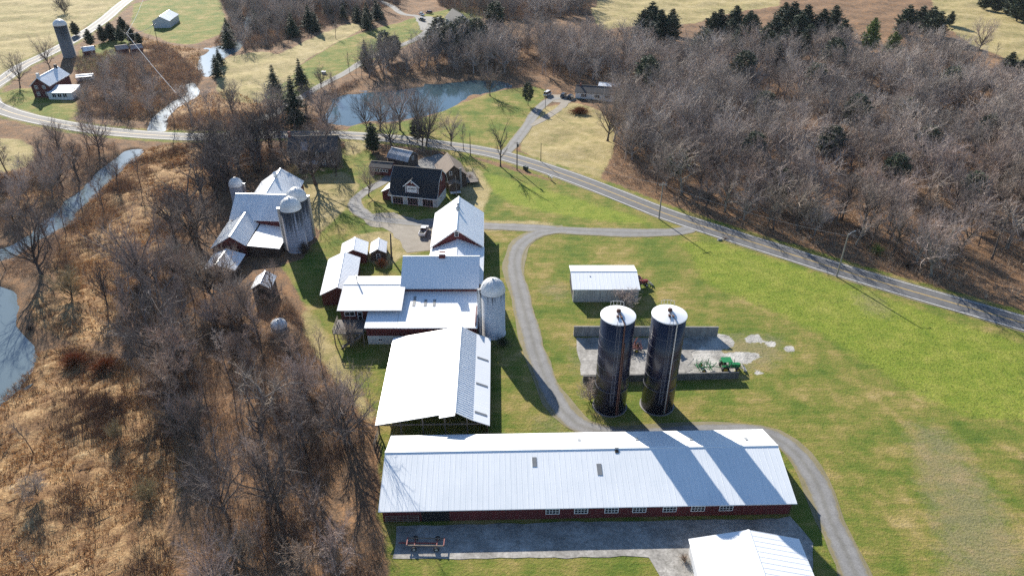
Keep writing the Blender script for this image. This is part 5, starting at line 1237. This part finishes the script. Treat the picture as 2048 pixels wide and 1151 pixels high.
NW = max(60, 297-sum(1 for o in COL.objects if o.name.startswith('bare_tree')))
for x, y in PW[:NW]:
    k = rr.choice(['forest','forest','open','pale','forest','slim','stark','thicket']); tree(k, x, y, rr.uniform(7.5,16.5), 'bare grey hardwood in the near half of the wood across the road', 'tree', 'bare_tree', 'bare hardwoods across the road', sx=rr.uniform(.95,1.3))
PT = [np.c_[q, np.full(len(q), k)] for q, k in ((PW[NW:], 1), (scatter(top_mid, 8, 12, 1.5), 1), (scatter(brook_top, 7.6, 5, 1.5), .95), (scatter(house_side, 8.5, 6, 2), .62))]; PT = np.concatenate(PT)
print('wood', len(PW), 'far', len(PT), 'placed', len(PLACED))
# the far part of the wood: too many to tell apart, one mass built from whole trees
def mass(name, pts, kinds, hs, mat, label, sx=(1.0,1.35), seed=5):
    r = np.random.default_rng(seed); Vs = []; Fs = []; sh = []; n0 = 0; cache = {}
    for kind in set(kinds):
        for i in range(NT[kind]):
            L = []
            for me in PROTO[(kind, i)][:2]:
                co = np.zeros(len(me.vertices)*3, np.float32); me.vertices.foreach_get('co', co); co = co.reshape(-1, 3)
                f = []
                for p in me.polygons:
                    v = list(p.vertices)
                    if len(v) == 3: f.append(v+[v[2]] if False else v)
                    elif len(v) == 4: f += [[v[0],v[1],v[2]],[v[0],v[2],v[3]]]
                L.append((co, np.array(f)))
            co = np.concatenate([L[0][0], L[1][0]]); f = np.concatenate([L[0][1], L[1][1]+len(L[0][0])]); cache[(kind, i)] = (co, f)
    for x, y, hk in pts:
        kind = kinds[r.integers(len(kinds))]; i = int(r.integers(NT[kind])); co, f = cache[(kind, i)]
        s = hk*r.uniform(*hs)/PROTO[(kind, i)][2]; a = r.uniform(0, 6.28); w = r.uniform(*sx)*s
        v = np.stack([(co[:,0]*math.cos(a)-co[:,1]*math.sin(a))*w+x, (co[:,0]*math.sin(a)+co[:,1]*math.cos(a))*w+y, co[:,2]*s], 1)
        keep = f if len(f) < 2500 else f[np.sort(r.choice(len(f), int(len(f)*.75), replace=False))]
        Vs.append(v.astype(np.float32)); Fs.append(keep+n0); n0 += len(v); sh.append(np.full(len(v), r.random(), np.float32))
    me = np_mesh(name, np.concatenate(Vs), np.concatenate(Fs), mat, np.concatenate(sh))
    return tag(link(name, me), label, kind='stuff')
M['far_twig'] = tuft_mat('far bare wood', [(.12, (.12,.10,.09)), (.32, (.25,.215,.19)), (.48, (.33,.28,.235)), (.64, (.38,.305,.26)), (.85, (.56,.50,.44))])
mass('distant_woods', PT, ['forest','open','pale','forest','slim'], (8,16.5), M['far_twig'], 'far mass of grey leafless woods climbing toward the hilltop field')

# low growth: brush, marsh grass, leaf tufts
def blades(polys, spacing, seed, K, L, w, spread, core, name, mat, label, clump=1.0, droop=.0, margin=.3, roads=True, dens=None, P=None):
    r = np.random.default_rng(seed)
    if P is None: P = scatter(polys, spacing, seed, margin, roads=roads)
    if dens is not None:
        k = dens(P[:,0], P[:,1]); P = P[r.random(len(P)) < k]
    n = len(P); size = r.uniform(.55, 1.35, n)*clump
    B = np.repeat(P, K, 0); S = np.repeat(size, K); sh = np.repeat(r.random(n), K)+r.normal(0,.08,n*K)
    az = r.uniform(0, 2*np.pi, n*K); tilt = np.abs(r.normal(0, spread, n*K)); el = np.pi/2-np.clip(tilt, 0, 1.5)
    D = np.stack([np.cos(az)*np.cos(el), np.sin(az)*np.cos(el), np.sin(el)], 1)
    off = np.stack([np.cos(az), np.sin(az), np.zeros(n*K)], 1)*(np.abs(r.normal(0, core, n*K))*S)[:, None]
    base = np.c_[B, np.zeros(n*K)]+off
    u = r.uniform(0, .45, n*K); ln = L*S*r.uniform(.5, 1.2, n*K)
    base = base+D*(u*ln)[:, None]
    side = np.cross(D, r.normal(0, 1, (n*K, 3))); side /= np.linalg.norm(side, axis=1)[:, None]+1e-9
    tip = base+D*ln[:, None]+off*.3; tip[:, 2] -= droop*ln*np.cos(el); tip[:, 2] = np.maximum(tip[:, 2], .05)
    ww = (w*S*r.uniform(.6,1.3,n*K))[:, None]
    V_ = np.stack([base-side*ww/2, base+side*ww/2, tip], 1).reshape(-1, 3)
    F_ = np.arange(n*K*3).reshape(-1, 3)
    return tag(link(name, np_mesh(name, V_, F_, mat, np.repeat(np.clip(sh, 0, 1), 3))), label, kind='stuff')
blades(marsh_p[:2]+[[(-60,760),(60,740),(60,800),(-60,830)]], .62, 31, 15, .62, .085, .75, .22, 'marsh_grass', M['marsh_tuft'], 'tawny orange marsh grass in tussocks beside the creek', droop=.35, dens=lambda x, y: np.clip(.75+.5*np.sin(x*.31+1.3*np.sin(y*.2))*np.sin(y*.27), .15, 1))
blades(marsh_p[2:], 1.3, 32, 12, .8, .14, .75, .25, 'marsh_grass', M['marsh_tuft'], 'far tawny marsh grass around the upper brook', droop=.3)
blades(left_wood+creek_wood+west_bank+bank2, 1.25, 33, 34, 1.15, .035, .55, .30, 'undergrowth', M['brush'], 'thin brown undergrowth below the bare trees left of the farm', clump=1.2)
blades(brook_top+verge+pond_front+top_mid+[[(150,110),(330,90),(410,150),(330,240),(160,235)],[(430,90),(520,80),(640,60),(720,30),(640,0),(480,0)]], 1.5, 34, 30, 1.4, .075, .6, .35, 'undergrowth', M['brush'], 'brown brush around the far brook and pond', clump=1.2)
blades(WOOD+[[(1210,346),(1240,378),(1340,404),(1440,438),(1560,478),(1700,525),(1850,568),(2060,628),(2060,600),(1850,535),(1700,480),(1530,440),(1335,385),(1250,350)]], 1.9, 35, 22, 1.3, .06, .6, .35, 'undergrowth', M['brush'], 'brown undergrowth on the floor of the hillside wood', clump=1.2)
blades(bright_p[:2], .8, 36, 7, .20, .05, .8, .25, 'meadow_tufts', M['litter_leaf'], 'rough bright green unmown tufts on the lawn by the road', droop=.2)

M['bramble'] = tuft_mat('dark brambles', [(.1, (.07,.045,.034)), (.45, (.15,.10,.07)), (.7, (.25,.14,.075)), (.9, (.33,.25,.18))])
pat = lambda x, y: np.clip((np.sin(x*.19+1.4*np.sin(y*.15+.5))*np.sin(y*.22+1.2*np.sin(x*.13))-.12)*2.2, 0, 1)
blades([marsh_p[0], marsh_p[1], marsh_p[5]]+left_wood, 1.25, 37, 40, 1.25, .055, .7, .40, 'brambles', M['bramble'], 'dark bramble thickets spreading in patches through the marsh and thicket', clump=1.1, dens=pat)
blades([[(110,790),(180,780),(240,800),(250,850),(215,885),(140,880),(110,840)]], 1.0, 38, 46, 1.4, .06, .7, .45, 'brambles', M['bramble'], 'wide dark bramble patch in the middle of the tawny marsh', clump=1.1)
def shrub(px, py, r_, h, label, mat='brush', name='shrub', n=260, seed=0, stretch=1.0, rz=0.0, w=.05):
    """One dense twiggy shrub: stems fanning from the root with twigs out to an uneven shell."""
    g = np.random.default_rng(seed+int(px)); p = at(px, py); block(p.x, p.y, r_*.5); b = MB()
    for i in range(n):
        a = g.uniform(0, 6.28); e = abs(g.normal(0, .62)); d = np.array([math.cos(a)*math.sin(min(e,1.4))*r_*stretch, math.sin(a)*math.sin(min(e,1.4))*r_, math.cos(min(e,1.4))*h])*g.uniform(.75,1.1)
        f = g.uniform(0, .75); q = d*f+g.normal(0, .12*r_, 3)*f; s = np.cross(d, g.normal(0,1,3)); s = s/np.linalg.norm(s)*w*g.uniform(.5,1.3); q[2] = max(q[2], 0)
        b.add([q-s/2, q+s/2, q+d*g.uniform(.25,.5)+g.normal(0,.1*r_,3)*.5], [(0,1,2)])
    stems = MB()
    for i in range(7):
        a = i*.9; stems.tube([(0,0,-.1),(math.cos(a)*.35*r_*stretch, math.sin(a)*.35*r_, h*.6)], [.05,.02], 4, cap=False)
    t = thing(name, label, 'shrub', (p.x, p.y, height_at(p.x, p.y)), rz); stems.build('stem', M['trunk'], t); o = b.build('foliage', M[mat], t)
    a_ = o.data.attributes.new('shade', 'FLOAT', 'POINT'); a_.data.foreach_set('value', np.repeat(np.clip(g.normal(.45,.18,n),0,1), 3).astype(np.float32)); return t
M['orange_brush'] = tuft_mat('rust orange brush', [(.1, (.16,.055,.02)), (.5, (.27,.10,.035)), (.9, (.38,.17,.07))])
M['dark_brush'] = tuft_mat('dark brush', [(.1, (.05,.036,.028)), (.5, (.085,.06,.045)), (.9, (.15,.11,.08))])
shrub(150, 728, 4.6, 2.6, 'left of two rust orange bushes beside the marsh pool', 'orange_brush', n=3000, w=.08)
shrub(212, 738, 4.4, 2.4, 'right of two rust orange bushes beside the marsh pool', 'orange_brush', n=2800, w=.08)
shrub(1160, 225, 3.6, 2.6, 'oval brown hedge on the dry lawn below the ranch house', 'orange_brush', 'hedge', n=2200, stretch=1.7, w=.14)
shrub(1752, 508, 3.6, 2.6, 'olive green shrub on the road bank behind the lamp pole', 'litter_leaf', n=700, w=.08)
shrub(1775, 514, 3.0, 2.2, 'grey brush clump beside the olive green shrub on the road bank', 'brush', n=600, w=.06)
shrub(1815, 535, 3.8, 2.2, 'dark bramble bank above the lower road', 'dark_brush', n=900, stretch=1.5, w=.06)
shrub(1450, 478, 2.0, .8, 'low brown weeds at the drive entrance', 'brush', n=200)
shrub(764, 533, 2.6, 2.2, 'reddish vine tangle smothering the tiny brown shed', 'orange_brush', 'vine', n=1800, w=.05)
shrub(610, 505, 4.2, 3.2, 'dark thicket at the foot of the streaked silos', 'dark_brush', n=1500, w=.05)
shrub(545, 510, 4.4, 3.2, 'dark thicket between west barns and small striped shed', 'dark_brush', n=1500, w=.05)
shrub(545, 684, 3.4, 2.6, 'grey thicket crowding the squat domed tank', 'brush', n=1300, w=.05, stretch=1.5)
shrub(1006, 690, 2.6, 2.2, 'dark green bushes in the shade of the white silo', 'holly', n=900, w=.09)
shrub(1368, 1120, 1.6, 1.4, 'dry weeds against the white shed wall at the bottom', 'brush', n=300)
shrub(940, 360, 2.2, 2.0, 'grey shrub beside the brown house deck', 'brush', n=400)
shrub(62, 660, 2.2, 1.4, 'dark fallen brush hanging over the marsh pool', 'dark_brush', n=500)

hz = MB().box(-3050, 3050, -850, 4050, -4, 96).build('haze', [bpy.data.materials.new('thin pale haze')])
hm = hz.data.materials[0]; hm.use_nodes = True; hn = hm.node_tree; hn.nodes.clear()
ho = hn.nodes.new('ShaderNodeOutputMaterial'); hv = hn.nodes.new('ShaderNodeVolumePrincipled'); hv.inputs['Density'].default_value = .00003; hv.inputs['Color'].default_value = (.82,.89,1,1); hv.inputs['Anisotropy'].default_value = 0
hn.links.new(hv.outputs[0], ho.inputs['Volume']); tag(hz, 'thin pale autumn haze over the whole valley', kind='stuff')

# ================================================================== CAMERA, SUN, SKY
cam = bpy.data.cameras.new('camera'); cam.lens = 36*FPX/2048; cam.sensor_width = 36; cam.clip_end = 9000; cam.clip_start = .5
co = bpy.data.objects.new('camera', cam); COL.objects.link(co); co.location = (0,0,HCAM); co.rotation_euler = (math.pi/2-PITCH, 0, 0); SC.camera = co
EL = R(25.8); AZ = R(-24.5)          # azimuth from +y toward +x
sd = Vector((math.sin(AZ)*math.cos(EL), math.cos(AZ)*math.cos(EL), math.sin(EL)))
sun = bpy.data.lights.new('sun', 'SUN'); sun.energy = 5.0; sun.angle = R(.55); sun.color = (1.0, .93, .82)
so = bpy.data.objects.new('sun', sun); COL.objects.link(so); so.rotation_euler = sd.to_track_quat('Z', 'Y').to_euler(); so.location = (0,0,200)
w = bpy.data.worlds.new('World'); SC.world = w; w.use_nodes = True; nt = w.node_tree; nt.nodes.clear()
sk = nt.nodes.new('ShaderNodeTexSky'); sk.sky_type = 'NISHITA'; sk.sun_disc = False; sk.sun_elevation = EL; sk.sun_rotation = AZ; sk.altitude = 200; sk.air_density = 1.0; sk.dust_density = .2; sk.ozone_density = 3.6
bg = nt.nodes.new('ShaderNodeBackground'); bg.inputs[1].default_value = .082; wo = nt.nodes.new('ShaderNodeOutputWorld')
nt.links.new(sk.outputs[0], bg.inputs[0]); nt.links.new(bg.outputs[0], wo.inputs[0])
SC.view_settings.view_transform = 'Standard'; SC.view_settings.look = 'None'; SC.view_settings.exposure = 1.1; SC.view_settings.gamma = 1.0
SC.render.engine = 'CYCLES'; SC.cycles.use_denoising = False; SC.cycles.use_adaptive_sampling = False; SC.cycles.sample_clamp_indirect = 3.0; SC.cycles.max_bounces = 5; SC.cycles.diffuse_bounces = 2; SC.cycles.glossy_bounces = 3
